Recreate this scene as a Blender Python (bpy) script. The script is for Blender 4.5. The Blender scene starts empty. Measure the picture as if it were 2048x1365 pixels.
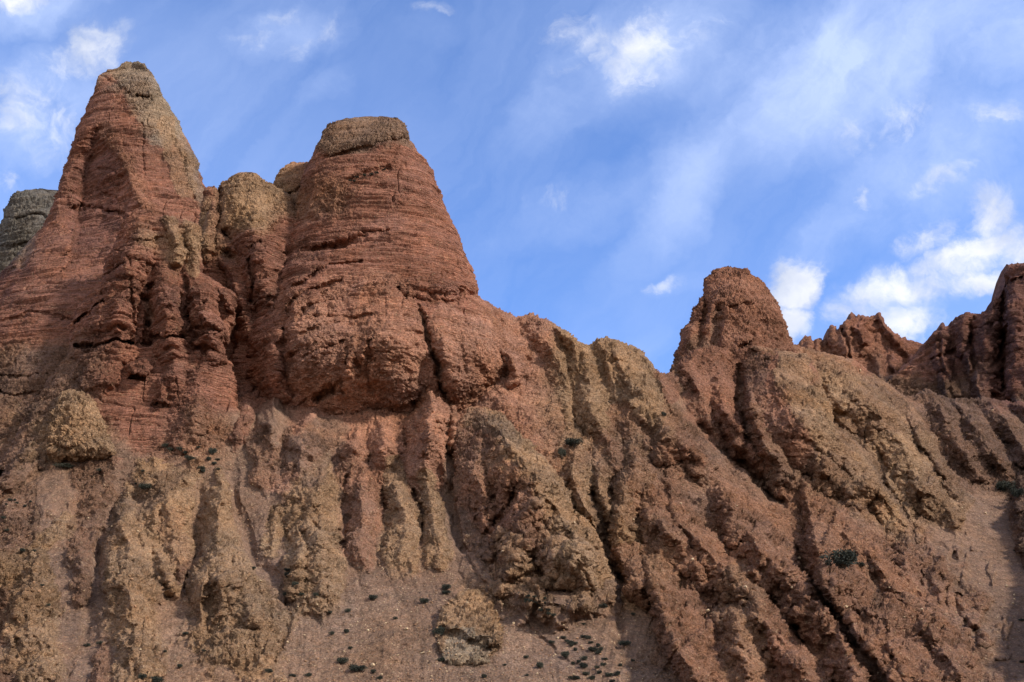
import bpy, math, random
import numpy as np
from mathutils import Vector, Matrix
from mathutils.bvhtree import BVHTree

SC = bpy.context.scene
COL = SC.collection

# ------------------------------------------------------------------ camera
W0, H0 = 2048.0, 1365.0
LENS = 35.0
FPX = W0 * LENS / 36.0
PITCH = math.radians(24.0)
CAMZ = 2.0
cam = bpy.data.cameras.new("camera")
cam.lens = LENS
cam.sensor_width = 36.0
cam.clip_start = 0.1
cam.clip_end = 20000.0
camo = bpy.data.objects.new("camera", cam)
COL.objects.link(camo)
camo.location = (0, 0, CAMZ)
camo.rotation_euler = (math.radians(90) + PITCH, 0, 0)
SC.camera = camo

# ------------------------------------------------------------------ light
SUN_DIR = Vector((0.73, -0.36, 0.60)).normalized()      # towards the sun
sun = bpy.data.lights.new("sun", 'SUN')
sun.energy = 3.8
sun.angle = math.radians(6.0)
sun.color = (1.0, 0.93, 0.84)
suno = bpy.data.objects.new("sun", sun)
COL.objects.link(suno)
suno.rotation_euler = SUN_DIR.to_track_quat('Z', 'Y').to_euler()
SC.view_settings.view_transform = 'Standard'
SC.view_settings.look = 'None'
SC.view_settings.gamma = 1.0
SC.view_settings.exposure = 0.40
SC.view_settings.use_curve_mapping = False


class NT:
    """small helper to write node graphs"""
    def __init__(self, tree):
        self.t = tree
        self.n = tree.nodes
        self.l = tree.links

    def node(self, typ, **kw):
        x = self.n.new(typ)
        for k, v in kw.items():
            setattr(x, k, v)
        return x

    def put(self, sock, v):
        if isinstance(v, bpy.types.NodeSocket):
            self.l.new(v, sock)
        elif v is not None:
            sock.default_value = v

    def m(self, op, a, b=None, c=None, clamp=False):
        x = self.node('ShaderNodeMath', operation=op, use_clamp=clamp)
        self.put(x.inputs[0], a)
        self.put(x.inputs[1], b)
        self.put(x.inputs[2], c)
        return x.outputs[0]

    def vm(self, op, a, b=None):
        x = self.node('ShaderNodeVectorMath', operation=op)
        self.put(x.inputs[0], a)
        self.put(x.inputs[1], b)
        return x.outputs['Value'] if op in ('DOT_PRODUCT', 'LENGTH', 'DISTANCE') else x.outputs[0]

    def noise(self, vec, scale, detail=4, rough=0.55, dist=0.0, out='Fac'):
        x = self.node('ShaderNodeTexNoise')
        self.put(x.inputs['Vector'], vec)
        x.inputs['Scale'].default_value = scale
        x.inputs['Detail'].default_value = detail
        x.inputs['Roughness'].default_value = rough
        x.inputs['Distortion'].default_value = dist
        return x.outputs[out]

    def rng(self, v, a, b, c=0.0, d=1.0, smooth=False):
        x = self.node('ShaderNodeMapRange')
        if smooth:
            x.interpolation_type = 'SMOOTHSTEP'
        self.put(x.inputs[0], v)
        for i, q in enumerate((a, b, c, d)):
            self.put(x.inputs[i + 1], q)
        return x.outputs[0]

    def mix(self, f, a, b, blend='MIX'):
        x = self.node('ShaderNodeMix', data_type='RGBA', blend_type=blend)
        self.put(x.inputs[0], f)
        self.put(x.inputs[6], a)
        self.put(x.inputs[7], b)
        return x.outputs[2]

    def comb(self, a, b, c=0.0):
        x = self.node('ShaderNodeCombineXYZ')
        self.put(x.inputs[0], a)
        self.put(x.inputs[1], b)
        self.put(x.inputs[2], c)
        return x.outputs[0]


def lin(r, g, b):
    f = lambda c: (c / 255.0 / 12.92) if c <= 10 else ((c / 255.0 + 0.055) / 1.055) ** 2.4
    return (f(r), f(g), f(b))


# ------------------------------------------------------------------ world: sky with clouds, laid out by direction
def make_world():
    w = bpy.data.worlds.new("World")
    SC.world = w
    w.use_nodes = True
    w.cycles.sampling_method = 'MANUAL'
    w.cycles.sample_map_resolution = 512
    T = NT(w.node_tree)
    for x in list(T.n):
        T.n.remove(x)
    out = T.node('ShaderNodeOutputWorld')
    bg = T.node('ShaderNodeBackground')
    T.l.new(bg.outputs[0], out.inputs[0])
    sky = T.node('ShaderNodeTexSky', sky_type='NISHITA')
    sky.sun_disc = False
    sky.sun_elevation = math.asin(SUN_DIR.z)
    sky.sun_rotation = math.atan2(SUN_DIR.x, SUN_DIR.y)
    sky.altitude = 3500
    sky.air_density = 1.0
    sky.dust_density = 0.6
    sky.ozone_density = 2.0
    d = T.node('ShaderNodeTexCoord').outputs['Generated']
    fx = T.vm('DOT_PRODUCT', d, (1, 0, 0))
    fy = T.vm('DOT_PRODUCT', d, (0, math.cos(PITCH), math.sin(PITCH)))
    fz = T.vm('DOT_PRODUCT', d, (0, -math.sin(PITCH), math.cos(PITCH)))
    fwd = T.m('MAXIMUM', fy, 0.15)
    u = T.m('DIVIDE', fx, fwd)          # tangent-plane coordinates of the sky in front of the cliffs
    v = T.m('DIVIDE', fz, fwd)
    uv = T.comb(u, v, 0.0)
    # warp
    n1 = T.noise(uv, 5.0, 5, 0.6, 0.0, 'Color')
    wv = T.vm('MULTIPLY', T.vm('SUBTRACT', n1, (0.5, 0.5, 0.5)), (0.11, 0.08, 0.0))
    uw = T.vm('ADD', uv, wv)
    n2 = T.noise(uv, 22.0, 5, 0.65, 0.0, 'Color')
    uw = T.vm('ADD', uw, T.vm('MULTIPLY', T.vm('SUBTRACT', n2, (0.5, 0.5, 0.5)), (0.045, 0.035, 0.0)))

    def blob(px, py, rx, ry, ang, amp):
        cu, cv = (px - 1024) / FPX, (682.5 - py) / FPX
        mp = T.node('ShaderNodeMapping', vector_type='TEXTURE')
        T.l.new(uw, mp.inputs[0])
        mp.inputs['Location'].default_value = (cu, cv, 0)
        mp.inputs['Rotation'].default_value = (0, 0, math.radians(ang))
        mp.inputs['Scale'].default_value = (rx / FPX, ry / FPX, 1)
        ln = T.vm('LENGTH', mp.outputs[0])
        return T.m('MULTIPLY', T.rng(ln, 1.0, 0.0, 0, 1, True), amp)

    def total(bs):
        s = None
        for b in bs:
            x = blob(*b)
            s = x if s is None else T.m('MAXIMUM', s, x)
        return s
    # thin veils of high cloud
    veil = total(VEILS)
    puff = total([(x, y, rx * (1.0 if m > .9 else 1.15), ry * (1.0 if m > .9 else 1.15), g, m if m > .9 else m * .9) for x, y, rx, ry, g, m in PUFFS])
    # streaky fine structure for the veils, running down to the left
    mp = T.node('ShaderNodeMapping', vector_type='TEXTURE')
    T.l.new(uw, mp.inputs[0])
    mp.inputs['Rotation'].default_value = (0, 0, math.radians(52))
    mp.inputs['Scale'].default_value = (1 / 1.6, 1 / 7.0, 1)
    st = T.noise(mp.outputs[0], 1.0, 7, 0.6, 0.5)
    fine = T.noise(uw, 11.0, 9, 0.62, 0.5)
    wisp = T.noise(uv, 30.0, 7, 0.65, 1.2)
    big = T.noise(uw, 3.0, 4, 0.5)
    mixn = T.m('ADD', T.m('ADD', T.m('MULTIPLY', st, 0.62), T.m('MULTIPLY', fine, 0.26)), T.m('MULTIPLY', wisp, .12))
    vd = T.m('MULTIPLY', veil, T.rng(mixn, 0.36, 0.62, 0.45, 1.25))
    base_v = T.rng(T.m('ADD', T.m('MULTIPLY', st, 0.6), T.m('MULTIPLY', big, 0.4)), 0.36, 0.66, 0.02, 0.42)
    vd = T.m('MAXIMUM', vd, base_v)
    turb = T.m('ADD', T.m('MULTIPLY', T.m('SUBTRACT', fine, 0.5), 2.3), T.m('MULTIPLY', T.m('SUBTRACT', wisp, 0.5), 0.7))
    pd = T.rng(T.m('ADD', T.m('MULTIPLY', puff, 1.15), turb), 0.14, 1.15, 0.0, 1.0, True)
    pd = T.m('MULTIPLY', pd, T.rng(puff, 0.02, 0.34, 0, 1, True))
    # inner shading of the denser clouds
    shade = T.noise(uw, 9.0, 4, 0.5, 0.2)
    ccol = T.mix(T.rng(shade, 0.35, 0.6), (*[c * CLOUD * .8 for c in lin(192, 205, 234)], 1), (*[c * CLOUD * .88 for c in lin(250, 251, 255)], 1))
    hs = T.node('ShaderNodeHueSaturation')
    hs.inputs['Saturation'].default_value = SKY_SAT
    hs.inputs['Hue'].default_value = SKY_HUE
    hs.inputs['Value'].default_value = SKY_VAL
    T.l.new(sky.outputs[0], hs.inputs['Color'])
    skyc = T.mix(1.0, hs.outputs[0], SKY_TINT, 'MULTIPLY')
    vcol = (*[c * CLOUD for c in lin(186, 204, 243)], 1)
    c1 = T.mix(T.m('MINIMUM', vd, 0.92), skyc, vcol)
    c2 = T.mix(pd, c1, ccol)
    # behind the viewer a bright cloud colour is added as neutral fill light
    behind = T.rng(T.m('ADD', fy, T.m('MULTIPLY', T.m('SUBTRACT', T.noise(d, 2.5, 4, .55), .5), .3)), 0.30, -0.15, 0, .85, True)
    c3 = T.mix(behind, c2, (*[c * CLOUD * .95 for c in lin(232, 228, 226)], 1))
    T.l.new(c3, bg.inputs[0])
    bg.inputs[1].default_value = SKY_STR


SKY_STR = 0.10
CLOUD = 10.0
SKY_SAT, SKY_HUE, SKY_VAL, SKY_TINT = 1.0, 0.5, 1.0, (1.42, 2.0, 2.72, 1)
# px, py, rx, ry, angle, amount
VEILS = [(60, 30, 330, 130, 10, .8), (110, 190, 300, 150, -20, .62), (40, 270, 230, 160, 0, .7), (560, 80, 260, 130, 15, .55),
         (620, 190, 240, 90, 20, .35), (1320, 90, 400, 240, 25, .75), (1700, 120, 640, 280, 30, .95), (1900, 300, 480, 220, 30, .8),
         (1750, 420, 460, 150, 35, .5), (1400, 330, 460, 170, 52, .62), (1200, 400, 380, 130, 20, .48), (1120, 220, 320, 160, 40, .45),
         (2050, 60, 400, 260, 0, .9), (0, 400, 160, 160, 0, .4), (1350, 560, 260, 80, 20, .3), (850, 60, 260, 120, 0, .25),
         (1500, 130, 360, 220, 20, .7), (1000, 480, 300, 90, 10, .25), (1960, 380, 320, 120, 25, .5), (1960, 480, 260, 160, 25, .5), (1790, 610, 200, 110, 10, .5)]
PUFFS = [(1598, 575, 95, 95, 0, 1.3), (1590, 640, 80, 80, 40, 1.1), (1785, 590, 170, 70, 15, .86), (1930, 495, 190, 70, 25, .92),
         (1950, 420, 130, 70, 50, .85), (1810, 650, 110, 60, 0, .8), (1960, 550, 160, 45, 5, .75), (1720, 640, 90, 60, 0, .7),
         (2040, 480, 110, 60, 0, .8), (1275, 75, 130, 100, 20, .52), (1250, 130, 110, 90, 60, .48), (1160, 70, 110, 70, 10, .58), (1190, 110, 90, 40, 40, .5),
         (1400, 60, 160, 60, 10, .45), (20, 235, 210, 130, -20, .66), (90, 260, 120, 100, -40, .6), (20, 5, 230, 60, 5, .75), (120, 150, 190, 50, 5, .48), (210, 110, 120, 60, 30, .5),
         (1770, 240, 150, 80, 20, .62), (1320, 565, 80, 26, 15, .62), (1710, 395, 36, 30, 30, .62), (540, 50, 80, 36, 20, .52), (640, 60, 70, 40, 60, .42),
         (490, 95, 70, 36, 0, .5), (1900, 345, 130, 34, 28, .55), (10, 355, 60, 50, 0, .55), (1850, 470, 110, 60, 35, .75),
         (570, 115, 90, 34, 35, .5), (1990, 245, 130, 60, 20, .45), (1120, 395, 90, 40, 0, .4), (860, 15, 120, 30, 0, .3), (1150, 130, 60, 30, 30, .45)]
make_world()

# ------------------------------------------------------------------ numeric noise
_rs = np.random.RandomState(7)
LAT = _rs.rand(64, 64, 64).astype(np.float32).ravel()


def vnoise(x, y, z):
    """value noise in -1..1, float32 arrays"""
    xi = np.floor(x); yi = np.floor(y); zi = np.floor(z)
    fx = x - xi; fy = y - yi; fz = z - zi
    fx = fx * fx * fx * (fx * (fx * 6 - 15) + 10)
    fy = fy * fy * fy * (fy * (fy * 6 - 15) + 10)
    fz = fz * fz * fz * (fz * (fz * 6 - 15) + 10)
    xi = xi.astype(np.int32); yi = yi.astype(np.int32); zi = zi.astype(np.int32)
    x0 = (xi & 63) << 12; x1 = ((xi + 1) & 63) << 12
    y0 = (yi & 63) << 6; y1 = ((yi + 1) & 63) << 6
    z0 = zi & 63; z1 = (zi + 1) & 63
    a = LAT[x0 + y0 + z0]; b = LAT[x1 + y0 + z0]
    a = a + (b - a) * fx
    c = LAT[x0 + y1 + z0]; d = LAT[x1 + y1 + z0]
    c = c + (d - c) * fx
    a = a + (c - a) * fy
    e = LAT[x0 + y0 + z1]; f = LAT[x1 + y0 + z1]
    e = e + (f - e) * fx
    g = LAT[x0 + y1 + z1]; h = LAT[x1 + y1 + z1]
    g = g + (h - g) * fx
    e = e + (g - e) * fy
    return ((a + (e - a) * fz) * 2 - 1).astype(np.float32)


ROT = np.array([[0.00, 0.80, 0.60], [-0.80, 0.36, -0.48], [-0.60, -0.48, 0.64]], np.float32)


def fbm(p, wl, octs=4, gain=0.5, off=0.0, ridged=False):
    q = p / wl + off
    s = 0
    amp = 1.0
    tot = 0
    for i in range(octs):
        n = vnoise(q[..., 0], q[..., 1], q[..., 2])
        if ridged:
            n = 1 - 2 * np.abs(n)
        s = s + n * amp
        tot += amp
        amp *= gain
        q = (q @ ROT) * 2.03 + 11.7
    return s / tot


_rc = np.random.RandomState(11)
CELL = _rc.rand(64 * 64 * 64, 7).astype(np.float32)


def facets(p, size, tilt=.9, off=0.0):
    """angular broken-rock relief: every jittered cell is a tilted plane; returns about -1..1"""
    q = (p / np.array(size, np.float32) + off).astype(np.float32)
    shp = q.shape[:-1]
    q = q.reshape(-1, 3)
    base = np.floor(q - .5)
    best = np.full(len(q), 1e9, np.float32)
    val = np.zeros(len(q), np.float32)
    for dx in (0, 1):
        for dy in (0, 1):
            for dz in (0, 1):
                c = base + np.array([dx, dy, dz], np.float32)
                ci = c.astype(np.int32) & 63
                r = CELL[(ci[:, 0] << 12) + (ci[:, 1] << 6) + ci[:, 2]]
                e = q - (c + .2 + .6 * r[:, :3])
                d = (e * e).sum(-1)
                v = (r[:, 3] - .5) * 1.2 + (e * (r[:, 4:7] - .5)).sum(-1) * 2 * tilt
                k = d < best
                best = np.where(k, d, best)
                val = np.where(k, v, val)
    return val.reshape(shp)


def sstep(a, b, x):
    t = np.clip((x - a) / (b - a), 0, 1)
    return t * t * (3 - 2 * t)


# ------------------------------------------------------------------ rays
CP, SP = math.cos(PITCH), math.sin(PITCH)


def ray(px, py):
    """direction scaled so that its y component is 1 (so t = horizontal distance)"""
    a = (px - 1024.0) / FPX
    b = (682.5 - py) / FPX
    dy = CP - b * SP
    dz = SP + b * CP
    return a / dy, dz / dy


def place(px, py, Y):
    rx, rz = ray(px, py)
    return np.stack([rx * Y, Y, CAMZ + rz * Y], -1)


# ------------------------------------------------------------------ colour / rock kind chart
# letter: colour (as lit in daylight), strata, ruggedness
KIND = {
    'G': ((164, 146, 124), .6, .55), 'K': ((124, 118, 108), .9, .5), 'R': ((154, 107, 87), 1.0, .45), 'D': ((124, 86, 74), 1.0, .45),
    'P': ((178, 130, 105), .40, 1.05), 'O': ((152, 112, 88), .15, 1.0), 'T': ((170, 137, 106), .25, 1.0), 'Y': ((167, 135, 105), .15, 1.0),
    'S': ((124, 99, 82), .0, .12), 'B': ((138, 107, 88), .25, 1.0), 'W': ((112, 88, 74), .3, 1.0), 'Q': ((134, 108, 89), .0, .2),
    'H': ((148, 123, 101), .8, .6), 'C': ((152, 108, 86), .4, .9),
}
LET = ''.join(KIND)
CHART_Y0, CHART_DY, CHART_DX = 100, 75, 128  # D and W in the right-end columns put shade into the rock colour
CHART = ["KRGGGTTRRRRRRRRRR",
         "KRRGGTTRRRRRRRRRR",
         "KRRGGRRRRRRRRRRRR",
         "KRRRTRRRRRRRRRRRR",
         "KRRRTORRRRRRRRRRR",
         "KRRTRRRRRRRCCRRRD",
         "DRRRRRRRPTTCCRRRD",
         "RRRRRPRRPTTCCRRDD",
         "BBRRRPPPPTTCCCRDD",
         "WBRRRPPPPTTCCTBWD",
         "BTROSPPPPTTCCTBWW",
         "BSSSSSPPTOBBWBTBW",
         "BSSTSSOSOTOBOBTSW",
         "BSSTSSSSOTTOOBOSS",
         "YSSBSSSSTTTOOOOSS",
         "BSSQQQQSQSQOOOOSS",
         "BSSQQQQQQSQOCOOSS",
         "BSSQQQQQQQQOCOOSS"]


def chart(px, py):
    """weights of each letter at the points"""
    gx = np.clip(px / CHART_DX, 0, 15.999)
    gy = np.clip((py - CHART_Y0) / CHART_DY, 0, len(CHART) - 1.001)
    ix = gx.astype(int); iy = gy.astype(int)
    tx = sstep(.12, .88, gx - ix); ty = sstep(.12, .88, gy - iy)
    idx = np.array([[LET.index(c) for c in r] for r in CHART])
    colr = np.array([lin(*KIND[c][0]) for c in LET], np.float32)
    st = np.array([KIND[c][1] for c in LET], np.float32)
    rg = np.array([KIND[c][2] for c in LET], np.float32)
    tab = np.concatenate([colr, st[:, None], rg[:, None]], 1)[idx]      # rows, cols, 5
    a = tab[iy, ix]; b = tab[iy, ix + 1]; c = tab[iy + 1, ix]; d = tab[iy + 1, ix + 1]
    tx = tx[..., None]; ty = ty[..., None]
    return (a * (1 - tx) + b * tx) * (1 - ty) + (c * (1 - tx) + d * tx) * ty


def poly_eval(px, py, pts):
    """for a polyline of (x, y, wl, wr, h): side distance, interpolated wl, wr, h at nearest point"""
    best = np.full(px.shape, 1e9, np.float32)
    sgn = np.zeros_like(best); WL = np.zeros_like(best); WR = np.zeros_like(best); HH = np.zeros_like(best)
    for (x0, y0, a0, b0, h0), (x1, y1, a1, b1, h1) in zip(pts[:-1], pts[1:]):
        dx, dy = x1 - x0, y1 - y0
        L2 = dx * dx + dy * dy + 1e-6
        t = np.clip(((px - x0) * dx + (py - y0) * dy) / L2, 0, 1)
        ex = px - (x0 + t * dx); ey = py - (y0 + t * dy)
        d = np.sqrt(ex * ex + ey * ey)
        k = d < best
        cr = dx * (py - y0) - dy * (px - x0)     # for a line going down the picture: negative on the right
        best = np.where(k, d, best)
        sgn = np.where(k, -cr / math.sqrt(L2), sgn)
        WL = np.where(k, a0 + (a1 - a0) * t, WL)
        WR = np.where(k, b0 + (b1 - b0) * t, WR)
        HH = np.where(k, h0 + (h1 - h0) * t, HH)
    # soft blend between the two widths, so that the side does not switch abruptly past the ends
    s = np.clip(sgn / 7.0, -1, 1) * .5 + .5
    Wd = WL * (1 - s) + WR * s
    return best, Wd, HH


def relief(px, py, prims, ribs=1.0):
    """prims: dict(pts, mode, p, col). returns height (metres towards the viewer), colour override and rock mask"""
    z0 = np.zeros(px.shape, np.float32)
    MODW = fbm(np.stack([px / 34, py / 48, z0], -1).astype(np.float32), 1.0, 3, .6, 5.5)
    MODH = fbm(np.stack([px / 60, py / 60, z0], -1).astype(np.float32), 1.0, 4, .6, 45.5)
    STRK = fbm(np.stack([px / 50, py / 14, z0], -1).astype(np.float32), 1.0, 4, .6, 95.5)
    h = np.zeros(px.shape, np.float32)
    add = np.zeros_like(h)
    rock = np.zeros_like(h)
    over = np.zeros(px.shape + (6,), np.float32)
    for q in prims:
        pts = q['pts']
        mg = max(max(a[2], a[3]) for a in pts) + 6
        x0 = min(a[0] for a in pts) - mg; x1 = max(a[0] for a in pts) + mg
        y0 = min(a[1] for a in pts) - mg; y1 = max(a[1] for a in pts) + mg
        k = (px > x0) & (px < x1) & (py > y0) & (py < y1)
        if not k.any():
            continue
        d, w, hh = poly_eval(px[k], py[k], pts)
        if q.get('nomod'):
            pass
        elif q.get('mode') != 'add':
            w = w * (1 + .55 * MODW[k]); hh = hh * (1 + .62 * MODH[k])
        else:
            w = w * (1 + .4 * MODW[k]); hh = hh * np.clip(1 + .9 * MODH[k], 0, 2)
        t = np.clip(d / w, 0, 1)
        p = q.get('p', 1.45)
        f = (1 - t ** p)
        if q.get('q'):
            f = f ** q['q']
        v = hh * f
        if q.get('mode') == 'add':
            add[k] += v
        else:
            a = h[k]
            kk = 0.5
            m = np.maximum(a, v)
            h[k] = m + np.maximum(kk - np.abs(a - v), 0) ** 2 / (4 * kk) * (v > 0.02) * (a > 0.02)
            rock[k] = np.maximum(rock[k], np.clip(f * 2.2, 0, 1))
        if q.get('col'):
            c = KIND[q['col']]
            wgt = np.clip(f * q.get('cf', 2.5), 0, 1)
            wgt = sstep(.12, .88, wgt + STRK[k] * .55 * (wgt > 0.01) * (1 if q.get('cf', 2.5) < 3.9 else 0)) * q.get('cw', .8)
            tgt = np.array([*lin(*c[0]), c[1], c[2]], np.float32)
            o = over[k]
            o[:, :5] = o[:, :5] * (1 - wgt[:, None]) + tgt * wgt[:, None]
            o[:, 5] = 1 - (1 - o[:, 5]) * (1 - wgt)
            over[k] = o
    # secondary ribs that run down the fall line
    ang = np.radians(38) * sstep(850, 1500, px)
    ac = px * np.cos(ang) - py * np.sin(ang)
    al = px * np.sin(ang) + py * np.cos(ang)
    rb = 1 - 2 * np.abs(fbm(np.stack([ac / 30, al / 130, z0], -1).astype(np.float32), 1.0, 3, .55, 77.0))
    rb2 = 1 - 2 * np.abs(fbm(np.stack([ac / 11, al / 50, z0], -1).astype(np.float32), 1.0, 2, .55, 87.0))
    RIB = ribs * ((rb - .5) * .62 + (rb2 - .5) * .10) * (.3 + .9 * sstep(-.2, .3, MODW))
    return h + add, over, rock, RIB


def P(pts, **k):
    k['pts'] = pts
    return k


def R(path, wl, wr, h, **k):
    """ridge with end-to-end interpolated widths/heights; wl, wr, h are numbers or lists"""
    n = len(path)
    f = lambda v: v if isinstance(v, (list, tuple)) else [v] * n
    wl, wr, h = f(wl), f(wr), list(f(h))
    if k.get('mode') != 'add' and n > 2:
        h[0] *= .5
        h[-1] *= .7
    return P([(path[i][0], path[i][1], wl[i], wr[i], h[i]) for i in range(n)], **k)


def G(path, w, depth, **k):
    """groove, a dark crack or gully"""
    k.setdefault('p', 1.3)
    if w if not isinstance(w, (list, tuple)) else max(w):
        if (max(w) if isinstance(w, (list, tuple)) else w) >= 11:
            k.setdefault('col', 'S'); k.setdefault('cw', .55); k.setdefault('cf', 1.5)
    return R(path, w, w, [-(d) for d in depth] if isinstance(depth, (list, tuple)) else -depth, mode='add', **k)


def box_blur(a, n, axis):
    if n < 2:
        return a
    pad = [(0, 0)] * a.ndim
    pad[axis] = (n, n)
    b = np.pad(a, pad, mode='edge')
    c = np.cumsum(b, axis=axis)
    m = a.shape[axis]
    s0 = np.take(c, np.arange(0, m), axis=axis)
    s1 = np.take(c, np.arange(2 * n - 1 + 1, 2 * n + m), axis=axis)
    return (s1 - s0) / (2 * n)


ALLV = []     # (points, faces) used for dropping plants and stones on the rock


def grid_mesh(name, Pm, col, wrap, mat, rockmask=None):
    Rn, Cn = Pm.shape[:2]
    nv = Rn * Cn
    me = bpy.data.meshes.new(name)
    i = np.arange(Rn - 1)[:, None]
    j = np.arange(Cn if wrap else Cn - 1)[None, :]
    j2 = (j + 1) % Cn
    a = i * Cn + j; b = i * Cn + j2; c = (i + 1) * Cn + j2; d = (i + 1) * Cn + j
    F = np.stack([a, b, c, d], -1).reshape(-1, 4).astype(np.int32)
    extra = []
    nf = len(F)
    me.vertices.add(nv)
    me.vertices.foreach_set('co', Pm.reshape(-1).astype(np.float32))
    me.loops.add(nf * 4)
    me.loops.foreach_set('vertex_index', F.ravel())
    me.polygons.add(nf)
    me.polygons.foreach_set('loop_start', np.arange(0, nf * 4, 4, dtype=np.int32))
    me.polygons.foreach_set('loop_total', np.full(nf, 4, np.int32))
    me.polygons.foreach_set('use_smooth', np.ones(nf, bool))
    me.update(calc_edges=True)
    at = me.attributes.new('albedo', 'FLOAT_COLOR', 'POINT')
    cc = np.ones((nv, 4), np.float32)
    cc[:, :3] = col[..., :3].reshape(-1, 3)
    cc[:, 3] = col[..., 4].reshape(-1)
    at.data.foreach_set('color', cc.ravel())
    ab = me.attributes.new('beds', 'FLOAT', 'POINT')
    ab.data.foreach_set('value', col[..., 3].astype(np.float32).ravel())
    me.materials.append(mat)
    ob = bpy.data.objects.new(name, me)
    COL.objects.link(ob)
    return ob


def tag(o, label, cat=None, group=None, kind=None):
    o['label'] = label
    if cat:
        o['category'] = cat
    if group:
        o['group'] = group
    if kind:
        o['kind'] = kind
    return o


def weather(Pm, px, py, C, rock, wrap, scale=1.0, seed=0.0, strata_amt=1.0, edge=None):
    """displaces the smooth form along its normals: lumps, beds, pits, rills; edits colour by bed"""
    Pm = Pm.astype(np.float32)
    if wrap:
        dc = np.roll(Pm, -1, 1) - np.roll(Pm, 1, 1)
    else:
        dc = np.gradient(Pm, axis=1)
    dr = np.gradient(Pm, axis=0)
    n = np.cross(dc, dr)
    n /= np.linalg.norm(n, axis=-1, keepdims=True) + 1e-9
    # towards the viewer / outwards
    vi = (n * (Pm - np.array([0, 0, CAMZ], np.float32))).sum(-1)
    if wrap:
        m = vi[:, vi.shape[1] // 4].mean()
        if m > 0:
            n = -n
    else:
        if vi.mean() > 0:
            n = -n
    n = box_blur(box_blur(n, 3, 0), 3, 1) if not wrap else n
    n /= np.linalg.norm(n, axis=-1, keepdims=True) + 1e-9
    st = C[..., 3] * strata_amt
    rg = np.maximum(C[..., 4], rock * .85 * (C[..., 4] > .3))
    X, Y, Z = Pm[..., 0], Pm[..., 1], Pm[..., 2]
    # some faces are coated with dried mud, others are bare broken rock
    patch = .55 + .60 * sstep(-.25, .25, fbm(Pm, 5.5, 4, .6, seed + 80))
    rg = rg * patch
    lump = fbm(Pm, 7.0, 3, .5, seed)
    med = fbm(Pm, 2.6, 5, .55, seed + 3.3, ridged=True)
    fine = fbm(Pm, .9, 4, .6, seed + 9.1)
    # beds: thin in z, long sideways, slightly warped
    zz = Z + lump * .9 + X * .03
    b1 = vnoise(X / 9 + seed, Y / 9, zz / 1.15)
    b2 = vnoise(X / 5, Y / 5 + seed, zz / .46 + 5)
    b3 = vnoise(X / 3, Y / 3, zz / .24 + 9 + seed)
    slot = sstep(.10, .0, np.abs(vnoise(X / 12 + 3, Y / 12, zz / 1.9 + 7))) * sstep(-.1, .4, vnoise(X / 4 + 8, Y / 4, Z / 4))
    slot2 = sstep(.10, .0, np.abs(vnoise(X / 4 + 3, Y / 4, zz / .7 + 7))) * sstep(.0, .5, vnoise(X / 1.6 + 8, Y / 1.6, Z / .8))
    b1 = np.tanh(b1 * 2.6); b2 = np.tanh(b2 * 2.6); b3 = np.tanh(b3 * 2.2)
    hard = .45 + 1.3 * np.abs(vnoise(X / 40 + 9, Y / 40, zz / 3.4 + 3)) + .5 * np.abs(vnoise(X / 25, Y / 25, zz / 1.3 + 13))
    joint = sstep(.07, .0, np.abs(vnoise(X / 2.6 + Z * .05, Y / 2.6 + 31, Z / 15))) * sstep(0, .35, vnoise(X / 7 + 5, Y / 7, Z / 6 + 2))
    bed = b1 * .20 + b2 * .15 + b3 * .10 - slot * .55 - slot2 * .28
    bed = bed * hard - joint * .45
    pit = sstep(.38, .62, fbm(Pm, 1.0, 2, .5, seed + 21.0))
    pit2 = sstep(.42, .66, fbm(Pm, .42, 2, .5, seed + 31.0))
    # vertical fluting by rain, laid out on the face
    q = np.stack([X / .9 + lump * .6, Y / .9, Z / 6.5], -1)
    flute = vnoise(q[..., 0], q[..., 1], q[..., 2] + seed)
    q2 = q * np.array([.42, .42, .5], np.float32)
    flute2 = 1 - 2 * np.abs(vnoise(q2[..., 0] + 4, q2[..., 1], q2[..., 2] + seed))
    rock_w = np.clip(rg, 0, 1)
    d = lump * .45 * (.35 + .65 * rock_w)
    d += st * bed * 1.0
    Pw = Pm + np.stack([fine, med, fine], -1) * .22
    fc1 = facets(Pw, (1.9, 1.9, 1.5), .9, seed)
    fc2 = facets(Pw, (.75, .75, .55), .9, seed + 5)
    fc3 = facets(Pw, (.34, .34, .24), .9, seed + 9)
    d += rock_w * (med * .13 + fine * .14 - pit * .26 - pit2 * .2) * (1 - .45 * st)
    d += rock_w * (1 - .8 * st) * (fc1 * .30 + fc2 * .28) + rock_w * fc3 * .17
    d += rock_w * (flute * .08 + flute2 * .24) * (1.2 - .8 * st)
    # scree: nearly smooth with faint rills
    sc = 1 - np.clip(rg * 1.6, 0, 1)
    d += sc * (fine * .05 + flute * .06 + fbm(Pm, .35, 2, .5, seed + 51) * .035)
    if edge is not None:
        d = d * edge
    Pm = Pm + n * (d * scale)[..., None]
    # colour
    band = vnoise(X / 30, Y / 30, zz / .8 + 40) * .5 + vnoise(X / 20, Y / 20, zz / 2.9 + 50) * .5
    tone = 1 + st * (band * .30 + b3 * .07 + b2 * .06 - slot2 * .12) + fbm(Pm, 9.0, 3, .5, seed + 60) * .16
    c = C[..., :3] * tone[..., None]
    warm = fbm(Pm, 5.0, 4, .55, seed + 70)[..., None] * np.array([.10, .0, -.14], np.float32)
    c = c * (1 + warm)
    # slightly paler along the raised flute crests of the rock
    flute_tone = sstep(.1, .7, flute2) * .10 * rock_w
    c = c * (1 + flute_tone[..., None])
    C = C.copy()
    C[..., :3] = np.clip(c, .01, .9)
    C[..., 4] = rock_w
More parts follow.
